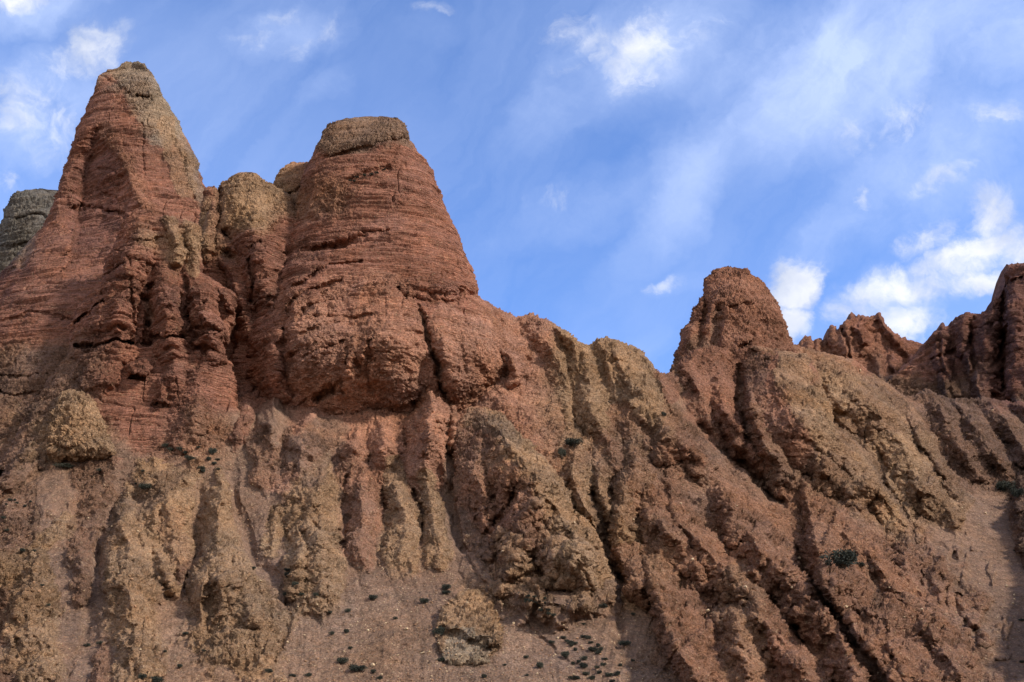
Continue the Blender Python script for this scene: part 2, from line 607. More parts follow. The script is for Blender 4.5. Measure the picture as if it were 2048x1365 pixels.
    C[..., 3] = st
    return Pm, C


def warp_px(px, py, amp=7.0, seed=0.0):
    q = np.stack([px / 55.0, py / 55.0, np.full(px.shape, seed)], -1).astype(np.float32)
    a = fbm(q, 1.0, 4, .55, 3.1)
    b = fbm(q, 1.0, 4, .55, 17.7)
    q = q * .33
    a2 = fbm(q, 1.0, 2, .5, 23.1)
    b2 = fbm(q, 1.0, 2, .5, 37.7)
    return px + a * amp * 2 + a2 * amp * 1.6, py + b * amp * 2 + b2 * amp * 1.6


def MW(px, py):
    return vnoise((px / 160).astype(np.float32), (py / 160).astype(np.float32), np.zeros(px.shape, np.float32) + 5)


def colours(px, py, over, seed):
    wx, wy = warp_px(px, py, 26.0, seed + 5)
    C = chart(wx, wy)
    w = over[..., 5:6]
    C = C * (1 - w) + over[..., :5] + 0 * w
    return C


# ------------------------------------------------------------------ materials
def rock_material(name, bump=1.0, gain=1.0):
    m = bpy.data.materials.new(name)
    m.use_nodes = True
    T = NT(m.node_tree)
    bs = T.n['Principled BSDF']
    bs.inputs['Roughness'].default_value = .95
    bs.inputs['Specular IOR Level'].default_value = .12
    at = T.node('ShaderNodeAttribute', attribute_name='albedo')
    rockf = at.outputs['Alpha']
    co = T.node('ShaderNodeTexCoord').outputs['Object']
    n1 = T.noise(co, 1.1, 8, .62)
    n2 = T.noise(co, 6.0, 5, .65)
    f1 = T.rng(n1, .3, .7, .66, 1.30)
    f2 = T.rng(n2, .32, .70, .56, 1.42)
    c = T.mix(1.0, at.outputs['Color'], T.m('MULTIPLY', T.m('MULTIPLY', f1, f2), gain), 'MULTIPLY')
    # hue mottling
    n3 = T.noise(co, 2.3, 5, .6, .4)
    c = T.mix(T.rng(n3, .45, .7, 0, .30), c, T.mix(1.0, c, (1.18, .90, .74, 1), 'MULTIPLY'))
    c = T.mix(T.rng(n3, .5, .28, 0, .35), c, T.mix(1.0, c, (.93, .94, .94, 1), 'MULTIPLY'))
    # pebbles of the conglomerate: pale clasts; dark specks and the painted shade of small pits
    vo = T.node('ShaderNodeTexVoronoi', feature='F1')
    T.put(vo.inputs['Vector'], T.vm('ADD', co, T.vm('MULTIPLY', T.noise(co, 3, 2, .5, 0, 'Color'), (.3, .3, .3))))
    vo.inputs['Scale'].default_value = 4.2
    sep = T.node('ShaderNodeSeparateColor')
    T.l.new(vo.outputs['Color'], sep.inputs[0])
    peb = T.m('MULTIPLY', T.rng(vo.outputs['Distance'], .38, .2, 0, 1), T.rng(sep.outputs[0], .66, .92, 0, .60))
    c = T.mix(peb, c, (*lin(205, 178, 140), 1))
    drk = T.m('MULTIPLY', T.rng(vo.outputs['Distance'], .44, .2, 0, 1), T.rng(sep.outputs[1], .62, .85, 0, .65))
    c = T.mix(T.m('MULTIPLY', drk, T.rng(rockf, 0, 1, .45, 1)), c, (*lin(84, 62, 50), 1))
    T.l.new(c, bs.inputs['Base Color'])
    # bump
    b1 = T.noise(co, 3.5, 9, .68)
    vo2 = T.node('ShaderNodeTexVoronoi', feature='F1')
    T.put(vo2.inputs['Vector'], T.vm('ADD', co, T.vm('MULTIPLY', T.noise(co, 2.2, 3, .5, 0, 'Color'), (.6, .6, .6))))
    vo2.inputs['Scale'].default_value = 2.1
    mp = T.vm('MULTIPLY', co, (.35, .35, 3.2))
    b2 = T.noise(mp, 1.6, 6, .62, .3)
    beds = T.node('ShaderNodeAttribute', attribute_name='beds').outputs['Fac']
    hgt = T.m('ADD', T.m('MULTIPLY', b1, T.rng(beds, 0, 1, 1.0, .5)), T.m('MULTIPLY', b2, T.rng(beds, 0, 1, .3, 1.5)))
    hgt = T.m('SUBTRACT', hgt, T.m('MULTIPLY', vo2.outputs['Distance'], T.rng(beds, 0, 1, .45, .1)))
    lines = T.rng(b2, .40, .56, .72, 1.06)
    c = T.mix(beds, c, T.mix(1.0, c, lines, 'MULTIPLY'))
    T.l.new(c, bs.inputs['Base Color'])
    amt = T.m('MULTIPLY', hgt, T.rng(rockf, 0, 1, .22, 1.0))
    bp = T.node('ShaderNodeBump')
    bp.inputs['Strength'].default_value = 1.0
    bp.inputs['Distance'].default_value = 1.1 * bump
    T.l.new(amt, bp.inputs['Height'])
    T.l.new(bp.outputs[0], bs.inputs['Normal'])
    return m


MROCK = rock_material('weathered_rock')

# ------------------------------------------------------------------ rock towers: closed solids with their own depth
SURF = {}


def tower(name, rows, Yc, depth=1.0, prims=(), k=.75, step=1.3, nb=30, warp=7.0, seed=1.0, scale=1.0, bmin=0.0, strata=1.0, bot=None, dtop=None):
    """rows: (py, left px, right px) from the top down; Yc: [(py, distance)], depth: half depth as a share of half width"""
    rows = sorted(rows)
    rp = np.array([r[0] for r in rows], float)
    pys = np.arange(rp[0], rp[-1] + step, step)
    L = np.interp(pys, rp, [r[1] for r in rows]); Rr = np.interp(pys, rp, [r[2] for r in rows])
    # soften the polygon
    for _ in range(2):
        L = np.r_[L[0], box_blur(L, 3, 0)[1:]]; Rr = np.r_[Rr[0], box_blur(Rr, 3, 0)[1:]]
    top = rp[0]
    ex = np.arange(4)
    wmax = (Rr - L).max()
    nf = int(np.clip(wmax * 1.15 / step, 40, 520))
    th = np.linspace(0, math.pi, nf)
    # even out the spacing in picture width while keeping the rounding at both edges
    th = th * .45 + .55 * np.arccos(np.clip(1 - 2 * th / math.pi, -1, 1))
    tb = np.linspace(math.pi, 2 * math.pi, nb + 2)[1:-1]
    T_ = np.r_[th, tb]
    a = (Rr - L) / 2; xc = (Rr + L) / 2
    Y0 = np.interp(pys, [q[0] for q in Yc], [q[1] for q in Yc])
    Y0 = box_blur(Y0, 20, 0)
    if bot:
        Y0 = Y0 + np.clip((pys - (pys[-1] - bot)) / bot, 0, 1) ** 1.5 * 7.0
    dd = np.interp(pys, [q[0] for q in depth], [q[1] for q in depth]) if isinstance(depth, (list, tuple)) else np.full(pys.shape, depth)
    b = a / FPX * Y0 * dd
    # the top curls over: the crown recedes towards its back edge
    q = np.clip((pys - top) / max(14.0, wmax * .12), 0, 1)
    curl = (1 - np.sqrt(1 - (1 - q) ** 2)) if True else 0
    PX = xc[:, None] - a[:, None] * np.cos(T_)[None, :]
    PY = np.repeat(pys[:, None], len(T_), 1)
    s = np.sin(T_)
    prof = np.sign(s) * np.abs(s) ** k
    Yb = Y0[:, None] - b[:, None] * prof[None, :]
    Yb = Yb + (curl * b.max() * .5)[:, None] * np.clip(prof, 0, 1)[None, :]
    wx, wy = warp_px(PX, PY, warp, seed)
    wx2, wy2 = warp_px(PX * 5, PY * 5, 1.4, seed + 2)
    wx = wx + wx2 - PX * 5; wy = wy + wy2 - PY * 5
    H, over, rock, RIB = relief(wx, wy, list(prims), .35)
    front = (np.arange(len(T_)) < nf).astype(float)
    e = np.clip(np.abs(s) * 3.0, 0, 1) * front
    Yv = Yb - H * e[None, :]
    Pm = place(PX, PY, Yv)
    Pm[..., 2] -= (1 - front)[None, :] * (.6 + 2.5 * np.abs(s))[None, :] * min(1.0, b.max() / 5)
    C = colours(PX, PY, over, seed)
    fade = np.clip((pys - top) / 6.0, .55, 1)[:, None] * (front + .25 * (1 - front))[None, :]
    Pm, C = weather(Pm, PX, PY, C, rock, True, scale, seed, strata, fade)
    # close the crown
    c0 = Pm[0].mean(0); cN = Pm[-1].mean(0)
    Pm = np.concatenate([np.repeat(c0[None, None], Pm.shape[1], 1), Pm], 0)
    C = np.concatenate([C[:1], C], 0)
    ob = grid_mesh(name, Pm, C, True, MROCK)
    SURF[ob.name] = (Pm, nf)
    return ob


# ------------------------------------------------------------------ slopes: a relief with a skyline, folded over behind
def slope(name, skyline, bottom, x0, x1, Yfun, prims=(), step=1.3, warp=7.0, seed=1.0, scale=1.0, roll=14.0, rollm=2.0, strata=1.0, foot=False, back=26.0):
    pxs = np.arange(max(x0, -40), min(x1, 2090) + step, step)
    if x0 < -40:
        pxs = np.r_[-40 - np.cumsum(np.linspace(2, 12, 400))[::-1], pxs]
        pxs = pxs[pxs > x0]
    if x1 > 2090:
        pxs = np.r_[pxs, pxs[-1] + np.cumsum(np.linspace(2, 12, 400))]
        pxs = pxs[pxs < x1]
    sk = np.interp(pxs, [q[0] for q in skyline], [q[1] for q in skyline])
    sk = box_blur(sk, 2, 0)
    span = bottom - sk.min()
    nr = int(span / step)
    t = np.linspace(0, 1, nr) ** 1.0
    PX = np.repeat(pxs[None, :], nr, 0)
    PY = sk[None, :] + (bottom - sk)[None, :] * t[:, None]
    Yb = Yfun(PX, PY)
    Yb = box_blur(box_blur(Yb, 12, 0), 12, 1)
    wx, wy = warp_px(PX, PY, warp, seed)
    wx2, wy2 = warp_px(PX * 5, PY * 5, 1.4, seed + 2)
    wx = wx + wx2 - PX * 5; wy = wy + wy2 - PY * 5
    H, over, rock, RIB = relief(wx, wy, list(prims))
    C = colours(PX, PY, over, seed)
    rr = np.maximum(rock, sstep(.35, .8, C[..., 4]))
    ang = np.radians(38) * sstep(850, 1500, PX)
    ac = PX * np.cos(ang) - PY * np.sin(ang)
    al = PX * np.sin(ang) + PY * np.cos(ang)
    z0 = np.zeros_like(PX)
    r1 = fbm(np.stack([ac / 26 + 3 * MW(PX, PY), al / 210, z0 + 3], -1).astype(np.float32), 1.0, 4, .6, 7.0)
    H = H + RIB * rr + (1 - rr) * (-np.abs(r1) * .30 + r1 * .15)
    C[..., :3] *= (1 + (1 - rr) * (.20 * r1 + .06 * vnoise(ac / 7, al / 60, z0 + 9)))[..., None]
    q = np.clip((PY - sk[None, :]) / roll, 0, 1)
    curl = (1 - np.sqrt(np.clip(1 - (1 - q) ** 2, 0, 1))) * rollm
    Yv = Yb - H * np.clip((PY - sk[None, :]) / 6, 0, 1) + curl
    Pm = place(PX, PY, Yv)
    Pm, C = weather(Pm, PX, PY, C, rock, False, scale, seed, strata)
    add = []
    if back:
        for i in range(8, 0, -1):
            f = i / 8.0
            add.append(Pm[0] + np.array([0, back * f, -back * 1.1 * f * f], np.float32))
        Pm = np.concatenate([np.array(add, np.float32), Pm], 0)
        C = np.concatenate([np.repeat(C[:1], 8, 0), C], 0)
    if foot:
        last = Pm[-1]
        ad = []
        for i in range(1, 13):
            f = i / 12.0
            z = last[:, 2] * (1 - f) + (-1.5) * f
            ad.append(np.stack([last[:, 0], last[:, 1] - (last[:, 2] - z) * 1.3, z], -1))
        Pm = np.concatenate([Pm, np.array(ad, np.float32)], 0)
        C = np.concatenate([C, np.repeat(C[-1:], 12, 0)], 0)
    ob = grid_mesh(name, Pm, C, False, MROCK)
    SURF[ob.name] = (Pm, Pm.shape[1])
    return ob


def shape_y(PX, PY):
    """distance of the general mountainside for a picture point"""
    r = np.array([[1600, 64], [1450, 69.5], [1365, 75], [1250, 84], [1150, 92], [1050, 101], [950, 109], [900, 113], [850, 118], [800, 123],
                  [750, 128], [700, 132], [650, 136], [600, 140], [500, 148]])[::-1]
    y = np.interp(PY, r[:, 0], r[:, 1])
    f = sstep(1200, 2050, PX) * np.clip((1400 - PY) / 500, 0, 1.3)
    return y * (1 + .30 * f)


# features shared by neighbouring rocks are listed by rock below. (path, left width, right width, height)
exec_order = []


def build_rocks():
    # --- far left grey butte
    o = tower('rock_butte', [(380, 66, 100), (384, 36, 150), (392, 27, 200), (402, 20, 210), (430, 9, 220), (444, 6, 220), (448, 2, 220), (470, -4, 220),
                             (500, -14, 220), (530, -30, 220), (600, -60, 220), (640, -70, 220), (760, -110, 220), (1000, -200, 220)],
              [(380, 215), (640, 205), (1000, 180)], .8, [R([(60, 380), (60, 560)], 260, 260, .02, col='K', cw=.95, cf=4), G([(0, 443), (60, 440), (130, 452)], 5, 1.6), G([(0, 497), (60, 492)], 5, 1.4), G([(0, 470), (70, 478)], 3, .6)],
              seed=2.2, step=2.2, scale=1.3)
    tag(o, 'flat topped grey rock butte at the far left edge, behind the tall red spire', 'rock butte')

    # --- tall left spire
    o = tower('rock_spire', [(125, 254, 276), (129, 246, 285), (135, 240, 292), (141, 232, 295), (144, 205, 298), (147, 200, 303), (160, 193, 309), (175, 191, 318), (200, 184, 328),
                             (238, 166, 353), (242, 162, 357), (262, 151, 364), (300, 143, 380), (322, 136, 394), (340, 128, 396), (380, 117, 411), (420, 104, 424),
                             (450, 92, 440), (480, 62, 470), (500, 45, 480), (520, 28, 500), (560, 0, 520), (600, -50, 540), (700, -110, 560), (960, -220, 560)],
              [(125, 172), (300, 166), (500, 152), (620, 144), (700, 140), (960, 122)], [(125, .85), (560, .8), (960, .35)],
              [   # hollow facet that turns away from the sun, its shade painted dark red too, with the sharp arete at its right
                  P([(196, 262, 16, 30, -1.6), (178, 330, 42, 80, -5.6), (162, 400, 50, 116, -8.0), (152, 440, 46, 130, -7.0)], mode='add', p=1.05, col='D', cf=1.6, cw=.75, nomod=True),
                  R([(203, 258), (240, 310), (268, 355), (285, 400), (292, 418)], 16, 30, [.4, 1.2, 1.6, 1.8, 1.2], p=1.2, col='O', cf=.9, cw=.5),
                  G([(130, 424), (180, 424), (220, 432), (262, 448)], [7, 7, 7, 7], [.8, 2.2, 2.4, 1.4]),
                  G([(60, 470), (50, 500), (40, 530)], 14, 2.5),
                  G([(205, 150), (238, 168), (268, 190), (300, 196)], 4, .5), G([(276, 186), (292, 190)], 5, 1.4),
                  R([(297, 183), (300, 186)], 9, 9, 1.2),
                  G([(282, 240), (284, 300), (290, 350)], 4, .5),
                  R([(340, 240), (366, 300), (392, 370), (402, 400)], 20, 16, 1.6, col='G', cw=.6, cf=1.3),
                  R([(270, 140), (305, 190), (335, 260)], 60, 44, .8, col='G', cw=.75, cf=1.3),
                  R([(330, 250), (352, 320), (372, 380)], 22, 25, .8, col='T', cw=.6),
                  G([(200, 345), (225, 352), (240, 362)], 6, .8), G([(205, 395), (235, 402)], 6, 1.0),
                  G([(0, 752), (60, 760), (110, 752)], 5, .9), G([(0, 640), (60, 630), (140, 640)], 5, .7), G([(0, 790), (80, 800)], 5, .9),
              ], seed=4.0, scale=1.0)
    tag(o, 'tallest red rock spire with a pale grey cap and a dark hollow on its left', 'rock spire')

    # --- far knob between the jagged cluster and the dome
    o = tower('rock_stub', [(325, 588, 614), (329, 576, 620), (336, 566, 624), (348, 556, 632), (365, 549, 640), (380, 546, 660), (400, 545, 680), (520, 552, 690), (640, 560, 690)],
              [(325, 146), (640, 138)], .8, [G([(625, 380), (618, 440), (622, 500)], 10, 1.5), G([(548, 402), (590, 372), (620, 362)], 4, .8), G([(597, 386), (601, 389)], 5, 1.2)], seed=6.1)
    tag(o, 'small rounded dark tan rock knob between the jagged tan crag and the big dome', 'rock stub')

    # --- jagged crag
    o = tower('rock_crag', [(347, 482, 500), (350, 474, 507), (356, 470, 513), (362, 458, 520), (366, 450, 524), (370, 446, 530), (376, 438, 546), (382, 434, 556), (396, 428, 582), (440, 410, 612), (520, 396, 630),
                            (560, 398, 640), (620, 410, 650), (700, 430, 650), (800, 450, 650), (900, 470, 650)],
              [(347, 139.5), (520, 134.5), (700, 130), (900, 122)], .52,
              [R([(418, 380), (414, 440), (410, 500)], 18, 16, 2.2, q=.6), R([(490, 352), (470, 400), (462, 440)], 25, 22, 2.0, q=.7),
               R([(505, 390), (508, 450), (520, 520), (545, 600), (560, 680)], [30, 42, 45, 45, 40], [30, 40, 50, 45, 40], [2, 4, 4.4, 4, 3], q=.7, col='T', cw=.0),
               R([(455, 500), (470, 580), (490, 660)], 20, 24, 2.0),
               G([(438, 372), (437, 410), (434, 438)], 7, 2.2), G([(447, 462), (460, 468)], 13, 3.2), G([(452, 505), (460, 512)], 14, 3.0),
               G([(440, 540), (455, 590), (465, 640), (450, 720)], 14, 3.4), G([(500, 520), (502, 570), (498, 600)], 6, 1.8),
               G([(480, 372), (462, 372)], 4, .6), G([(520, 480), (500, 500)], 6, 1.2),
               G([(500, 790), (520, 740), (540, 700)], 9, 1.6), G([(520, 640), (530, 720), (520, 800)], 8, 1.2)], seed=8.4)
    tag(o, 'jagged crag with three tan peaks and dark holes between the tall spire and the dome', 'rock crag')

    o = tower('rock_pinnacle', [(373, 418, 428), (376, 412, 433), (381, 408, 436), (395, 405, 440), (440, 401, 444), (500, 399, 450), (560, 400, 455), (640, 410, 460)],
              [(373, 137.5), (640, 130)], .9, [G([(404, 420), (436, 416)], 3, .4)], seed=9.4)
    tag(o, 'slim tan rock pinnacle squeezed between the tall spire and the jagged crag', 'rock pinnacle')
    o = tower('rock_tooth', [(346, 487, 503), (349, 481, 508), (356, 478, 513), (370, 474, 520), (400, 470, 525), (460, 468, 530)], [(346, 139), (460, 134)], .8, [], seed=9.9)
    tag(o, 'squat tan rock tooth crowning the jagged crag', 'rock tooth')

    # --- dome and the cliff under it
    o = tower('rock_dome', [(233, 738, 765), (236, 722, 782), (240, 684, 795), (243, 672, 799), (250, 660, 806), (262, 650, 812), (285, 640, 818), (293, 634, 828), (310, 628, 838), (330, 618, 852),
                            (348, 610, 868), (352, 606, 868), (400, 600, 884), (450, 592, 905), (500, 572, 928), (545, 548, 947), (570, 535, 957), (584, 528, 958), (590, 525, 953), (620, 510, 985),
                            (680, 492, 1010), (760, 492, 1010), (820, 530, 990), (850, 575, 960), (870, 620, 920), (892, 650, 900)],
              [(233, 140), (400, 138), (590, 133), (700, 128), (800, 127.2), (892, 127.5)], [(233, .95), (590, .8), (700, .68), (800, .5), (850, .38), (892, .3)],
              [R([(650, 304), (700, 284), (760, 272), (822, 272)], 10, 12, .7, p=1.6), R([(560, 620), (545, 700), (550, 780)], [24, 34, 34], [30, 36, 36], [1.5, 2.6, 2.4], p=1.3), R([(664, 272), (700, 262), (760, 254), (800, 254)], 54, 44, 0.02, col='H', cw=.8, cf=1.4), G([(640, 322), (700, 296), (760, 284), (825, 286)], 5, .9), G([(668, 262), (690, 256)], 7, .8),
               G([(612, 505), (640, 502), (700, 486), (750, 470), (800, 458)], [8, 9, 8, 6, 4], [1.5, 2.0, 1.6, 1.2, .5]),
               G([(695, 362), (730, 352), (770, 338)], 9, .9), R([(700, 355), (740, 344), (775, 334)], 10, 10, .6),
               G([(800, 578), (806, 592), (850, 598), (920, 594), (958, 584)], [8, 8, 7, 6, 5], [1.6, 2.0, 1.6, 1.6, 2.0]),
               R([(820, 560), (880, 566), (950, 566)], 18, 14, 1.4),
               # big folds of the lower cliff
               R([(600, 510), (590, 590), (600, 680), (620, 760), (640, 820)], [30, 40, 50, 60, 60], [60, 90, 110, 110, 90], [1.5, 2.5, 3.3, 2.6, .8], p=1.4),
               R([(790, 600), (780, 680), (790, 760), (800, 830)], [70, 90, 100, 90], [50, 60, 60, 50], [1.5, 2.6, 2.8, .8], p=1.6, col='P', cw=.6),
               R([(720, 640), (700, 720), (700, 830)], 40, 40, [1, 2.5, 2.0]),
               R([(660, 700), (655, 790), (665, 850)], 40, 40, [1, 2.5, 2.4], col='P', cw=.6),
               R([(880, 640), (890, 700), (915, 780), (930, 860)], [24, 26, 30, 30], [50, 60, 60, 40], [1.5, 2.5, 2.5, 1.5], col='P', cw=.5),
               G([(838, 610), (846, 650), (862, 700), (880, 750), (890, 800), (908, 862), (912, 892)], [6, 8, 10, 11, 13, 13, 12], [1.0, 1.8, 2.4, 2.6, 3.0, 2.6, 2.0]),
               G([(630, 798), (652, 790), (660, 786)], 15, 3.4), G([(690, 600), (640, 612), (600, 640)], 7, 1.3), G([(700, 690), (640, 700), (600, 720)], 6, .9), G([(690, 560), (620, 580), (575, 620)], 6, 1.1),
               G([(720, 520), (640, 542), (590, 570)], 6, 1.0), G([(700, 650), (650, 656), (610, 672)], 8, 1.0), G([(760, 625), (700, 640), (640, 636)], 6, .9),
               G([(740, 690), (738, 760), (742, 790)], 6, .8), G([(700, 700), (700, 745)], 5, .7), G([(832, 808), (835, 845)], 10, 2.6),
               G([(570, 835), (620, 858), (680, 868), (740, 880), (790, 872), (830, 856)], 11, 1.8), G([(565, 660), (560, 740), (580, 790)], 10, 1.4),
               R([(948, 690), (965, 720), (990, 750)], 24, 40, 1.2, col='P', cw=.7)],
              seed=10.7, scale=1.0, k=.7)
    tag(o, 'broad red rock dome with a tan cap, its cliff bulging over the scree', 'rock dome')

    # --- buttress of columns in front of the tall spire
    o = tower('rock_buttress', [(420, 275, 290), (424, 268, 298), (432, 260, 306), (440, 252, 345), (448, 246, 388), (456, 243, 396), (482, 232, 399), (520, 216, 401), (550, 205, 406), (572, 201, 440), (588, 180, 464), (602, 163, 469),
                                (630, 150, 470), (650, 141, 468), (680, 139, 458), (700, 140, 450), (720, 130, 455), (760, 100, 470), (820, 60, 480), (900, 20, 500), (940, 0, 520)],
              [(420, 128), (560, 126), (700, 123), (800, 120), (940, 113)], [(420, .7), (560, .5), (700, .4), (940, .25)],
              [R([(282, 424), (270, 500), (255, 560), (235, 620), (210, 680)], [20, 34, 45, 60, 70], [22, 38, 44, 50, 60], [1.5, 3, 3.6, 4.2, 4.2], q=.7),
               R([(340, 440), (345, 480), (350, 520)], 16, 18, 2.2, col='T', cw=.7), R([(385, 456), (388, 500), (392, 540)], 16, 14, 1.6, col='T', cw=.7),
               R([(328, 538), (338, 600), (342, 660), (345, 700)], [20, 32, 34, 32], [20, 30, 34, 30], [2.5, 4, 4.4, 3.6], q=.6),
               R([(388, 540), (405, 600), (415, 660), (415, 708)], [18, 34, 36, 26], [20, 40, 38, 26], [2, 4, 4.6, 4.2], q=.6),
               R([(450, 588), (458, 620)], 12, 14, 2.5, q=.6),
               G([(150, 686), (200, 684), (240, 680), (268, 684)], 6, 2.6), G([(305, 676), (340, 672), (365, 674)], 5, 1.8), G([(385, 655), (440, 658)], 5, 1.6),
               G([(142, 640), (170, 625), (200, 605)], 5, 1.6), G([(262, 520), (264, 580), (272, 655)], 5, 1.0), G([(298, 600), (306, 620), (300, 650)], 12, 2.6),
               G([(300, 650), (296, 690)], 9, 1.6), G([(310, 575), (312, 600)], 9, 2.0), G([(375, 560), (378, 610), (370, 650)], 6, 1.2),
               G([(205, 555), (230, 540), (250, 530)], 4, 1.1), G([(390, 700), (440, 710)], 8, 2.0), G([(232, 484), (290, 478), (320, 470)], 3, .5),
               R([(200, 715), (205, 740)], 50, 40, 2.0, p=2), R([(265, 735), (290, 738)], 14, 18, 2.0), R([(335, 700), (350, 730), (352, 780)], 22, 24, 2.2), G([(262, 746), (292, 750)], 6, 1.8),
               R([(330, 770), (322, 800)], 16, 16, 2.4), R([(400, 740), (390, 820), (380, 870)], 50, 40, 2.6), G([(308, 812), (326, 808)], 7, 1.6),
               R([(170, 790), (120, 850), (60, 920)], 40, 40, 1.5)],
              seed=12.9, scale=1.0, k=.8)
    tag(o, 'cluster of red rock columns with tan tips standing in front of the tall spire', 'rock buttress')

    # --- right tower
    o = tower('rock_tower', [(536, 1450, 1470), (539, 1440, 1482), (545, 1429, 1495), (553, 1420, 1508), (563, 1414, 1520), (580, 1410, 1535), (598, 1409, 1546), (602, 1398, 1549), (625, 1388, 1560),
                             (645, 1382, 1569), (656, 1366, 1573), (664, 1362, 1576), (680, 1362, 1580), (700, 1358, 1584), (716, 1352, 1600), (740, 1340, 1620), (800, 1320, 1640), (900, 1320, 1660), (960, 1340, 1640)],
              [(537, 158), (700, 150), (800, 142), (960, 128)], [(537, .85), (700, .7), (960, .5)],
              [R([(1465, 545), (1470, 600), (1490, 680)], [35, 60, 70], [30, 50, 70], [1, 2, 2.5], p=1.8), G([(1452, 615), (1480, 612), (1505, 608)], 4, 1.0),
               G([(1480, 688), (1496, 686)], 12, 2.2), G([(1520, 648), (1540, 656)], 10, 1.2), G([(1412, 610), (1400, 660), (1390, 720)], 10, 1.6), G([(1440, 620), (1430, 680), (1440, 760)], 12, 1.8),
               R([(1400, 700), (1420, 800), (1450, 880)], 36, 30, 2.5, col='B'), G([(1480, 740), (1490, 820), (1500, 900)], 16, 3.0),
               R([(1375, 665), (1370, 720)], 14, 14, 1.4), R([(1360, 740), (1390, 830), (1430, 920)], 30, 30, 2.0, col='B')],
              seed=14.2, scale=1.1, strata=.45)
    tag(o, 'lone rounded brown rock tower rising above the right-hand ridges', 'rock tower')

    # --- far right ridge with hoodoos
    fr = lambda px, py: 232 - (py - 640) * .12
    o = slope('distant_ridge', [(1500, 720), (1585, 697), (1592, 693), (1600, 692), (1604, 680), (1612, 678), (1622, 679), (1628, 686), (1634, 680), (1642, 679), (1648, 688), (1655, 668), (1658, 656), (1668, 653), (1676, 660), (1682, 652),
                                (1695, 638), (1712, 629), (1726, 626), (1742, 630), (1752, 630), (1756, 626), (1762, 628), (1766, 640), (1778, 655), (1792, 668), (1812, 679), (1835, 686), (1870, 690), (2000, 720)],
              900, 1480, 2000, fr,
              [R([(1668, 656), (1676, 690), (1690, 720)], 13, 14, 5, q=.6), R([(1700, 640), (1690, 690), (1700, 740)], 18, 18, 6, q=.6), R([(1730, 630), (1715, 700)], 20, 24, 4),
               R([(1716, 660), (1726, 690)], 10, 14, 6, col='R'), R([(1760, 632), (1775, 670), (1810, 700)], 14, 40, 5), R([(1740, 705), (1760, 750), (1790, 800)], [6, 25, 30], [14, 40, 40], [2, 8, 10], p=1.1),
               R([(1700, 700), (1715, 760), (1740, 800)], [8, 20, 25], [10, 22, 30], [2, 6, 9], p=1.1), R([(1620, 684), (1625, 720)], 12, 12, 4, q=.6), R([(1640, 684), (1648, 720)], 8, 8, 3), R([(1780, 730), (1810, 790)], 14, 26, 7, p=1.1),
               G([(1690, 665), (1700, 740)], 5, 3), G([(1750, 640), (1764, 680)], 4, 2), R([(1830, 720), (1850, 800)], 14, 26, 6, p=1.1)],
              seed=16.0, scale=1.6, step=1.9, rollm=3, roll=10)
    tag(o, 'distant red ridge with small hoodoos at its left end, behind the lone tower', 'rock ridge')

    # --- far right wall in shade
    fw = lambda px, py: 205 + (1900 - px) * .06 - (py - 640) * .10
    o = slope('rock_wall', [(1780, 760), (1840, 705), (1854, 688), (1860, 676), (1870, 664), (1880, 655), (1886, 649), (1892, 656), (1904, 656), (1912, 644), (1922, 636), (1932, 627), (1945, 628), (1962, 629), (1975, 622), (1982, 606),
                            (1992, 592), (2006, 580), (2011, 560), (2012, 536), (2018, 528), (2048, 527), (2085, 520), (2120, 440), (2200, 330), (2400, 290), (2900, 300)],  # skyline past the right edge is raised, unseen, to cast shade
              930, 1780, 2900, fw,
              [R([(1872, 668), (1880, 730)], 12, 14, 3), R([(1892, 655), (1890, 720), (1905, 790)], 12, 16, 4), R([(1935, 640), (1925, 700)], 14, 18, 4), R([(1985, 610), (1975, 680), (1960, 780)], [10, 26, 30], 34, 7),
               R([(2040, 540), (2035, 620), (2030, 780)], 24, 60, 9, q=.6), G([(2008, 585), (2010, 650), (2005, 780)], 8, 4), G([(1950, 640), (1945, 720), (1940, 780)], 7, 3), R([(1935, 720), (1960, 800)], 14, 30, 6, p=1.1),
               G([(1870, 715), (1910, 700)], 4, 2), G([(1960, 660), (2000, 650)], 4, 2), G([(2015, 570), (2048, 556)], 5, 3), R([(1880, 760), (1900, 820)], 12, 24, 5, p=1.1), G([(1985, 700), (2003, 694)], 4, 2)],
              seed=18.0, scale=1.6, step=1.9, rollm=3, roll=10)
    tag(o, 'dark red shaded rock wall climbing to the right edge of the frame', 'rock wall')

    # --- the mountainside with its fins and gullies
    sky = [(-900, 800), (-200, 890), (-60, 935), (0, 960), (60, 890), (150, 790), (230, 720), (400, 700), (470, 720), (540, 760), (600, 700), (830, 600), (900, 598), (955, 597), (975, 603), (992, 616), (1030, 635), (1045, 633), (1062, 632), (1080, 637), (1100, 646), (1120, 655), (1140, 670), (1158, 684),
           (1172, 690), (1188, 686), (1198, 678), (1214, 674), (1230, 680), (1250, 688), (1275, 698), (1290, 708), (1300, 720), (1308, 736), (1316, 746), (1332, 750), (1350, 740), (1400, 700), (1500, 690),
           (1590, 692), (1620, 700), (1655, 708), (1685, 716), (1706, 720), (1730, 735), (1760, 756), (1790, 776), (1812, 792), (1830, 792), (1848, 780), (1862, 779), (1880, 790), (1900, 797), (1930, 800), (1970, 799), (2010, 802), (2048, 806), (2250, 812), (3000, 800)]
    o = slope('mountainside', sky, 1460, -900, 2900, shape_y, MAIN, seed=20.0, scale=1.0, foot=True, strata=.8, roll=16, rollm=2.5)
    tag(o, 'steep mountainside of tan and red eroded fins, gullies and brown scree', kind='structure')

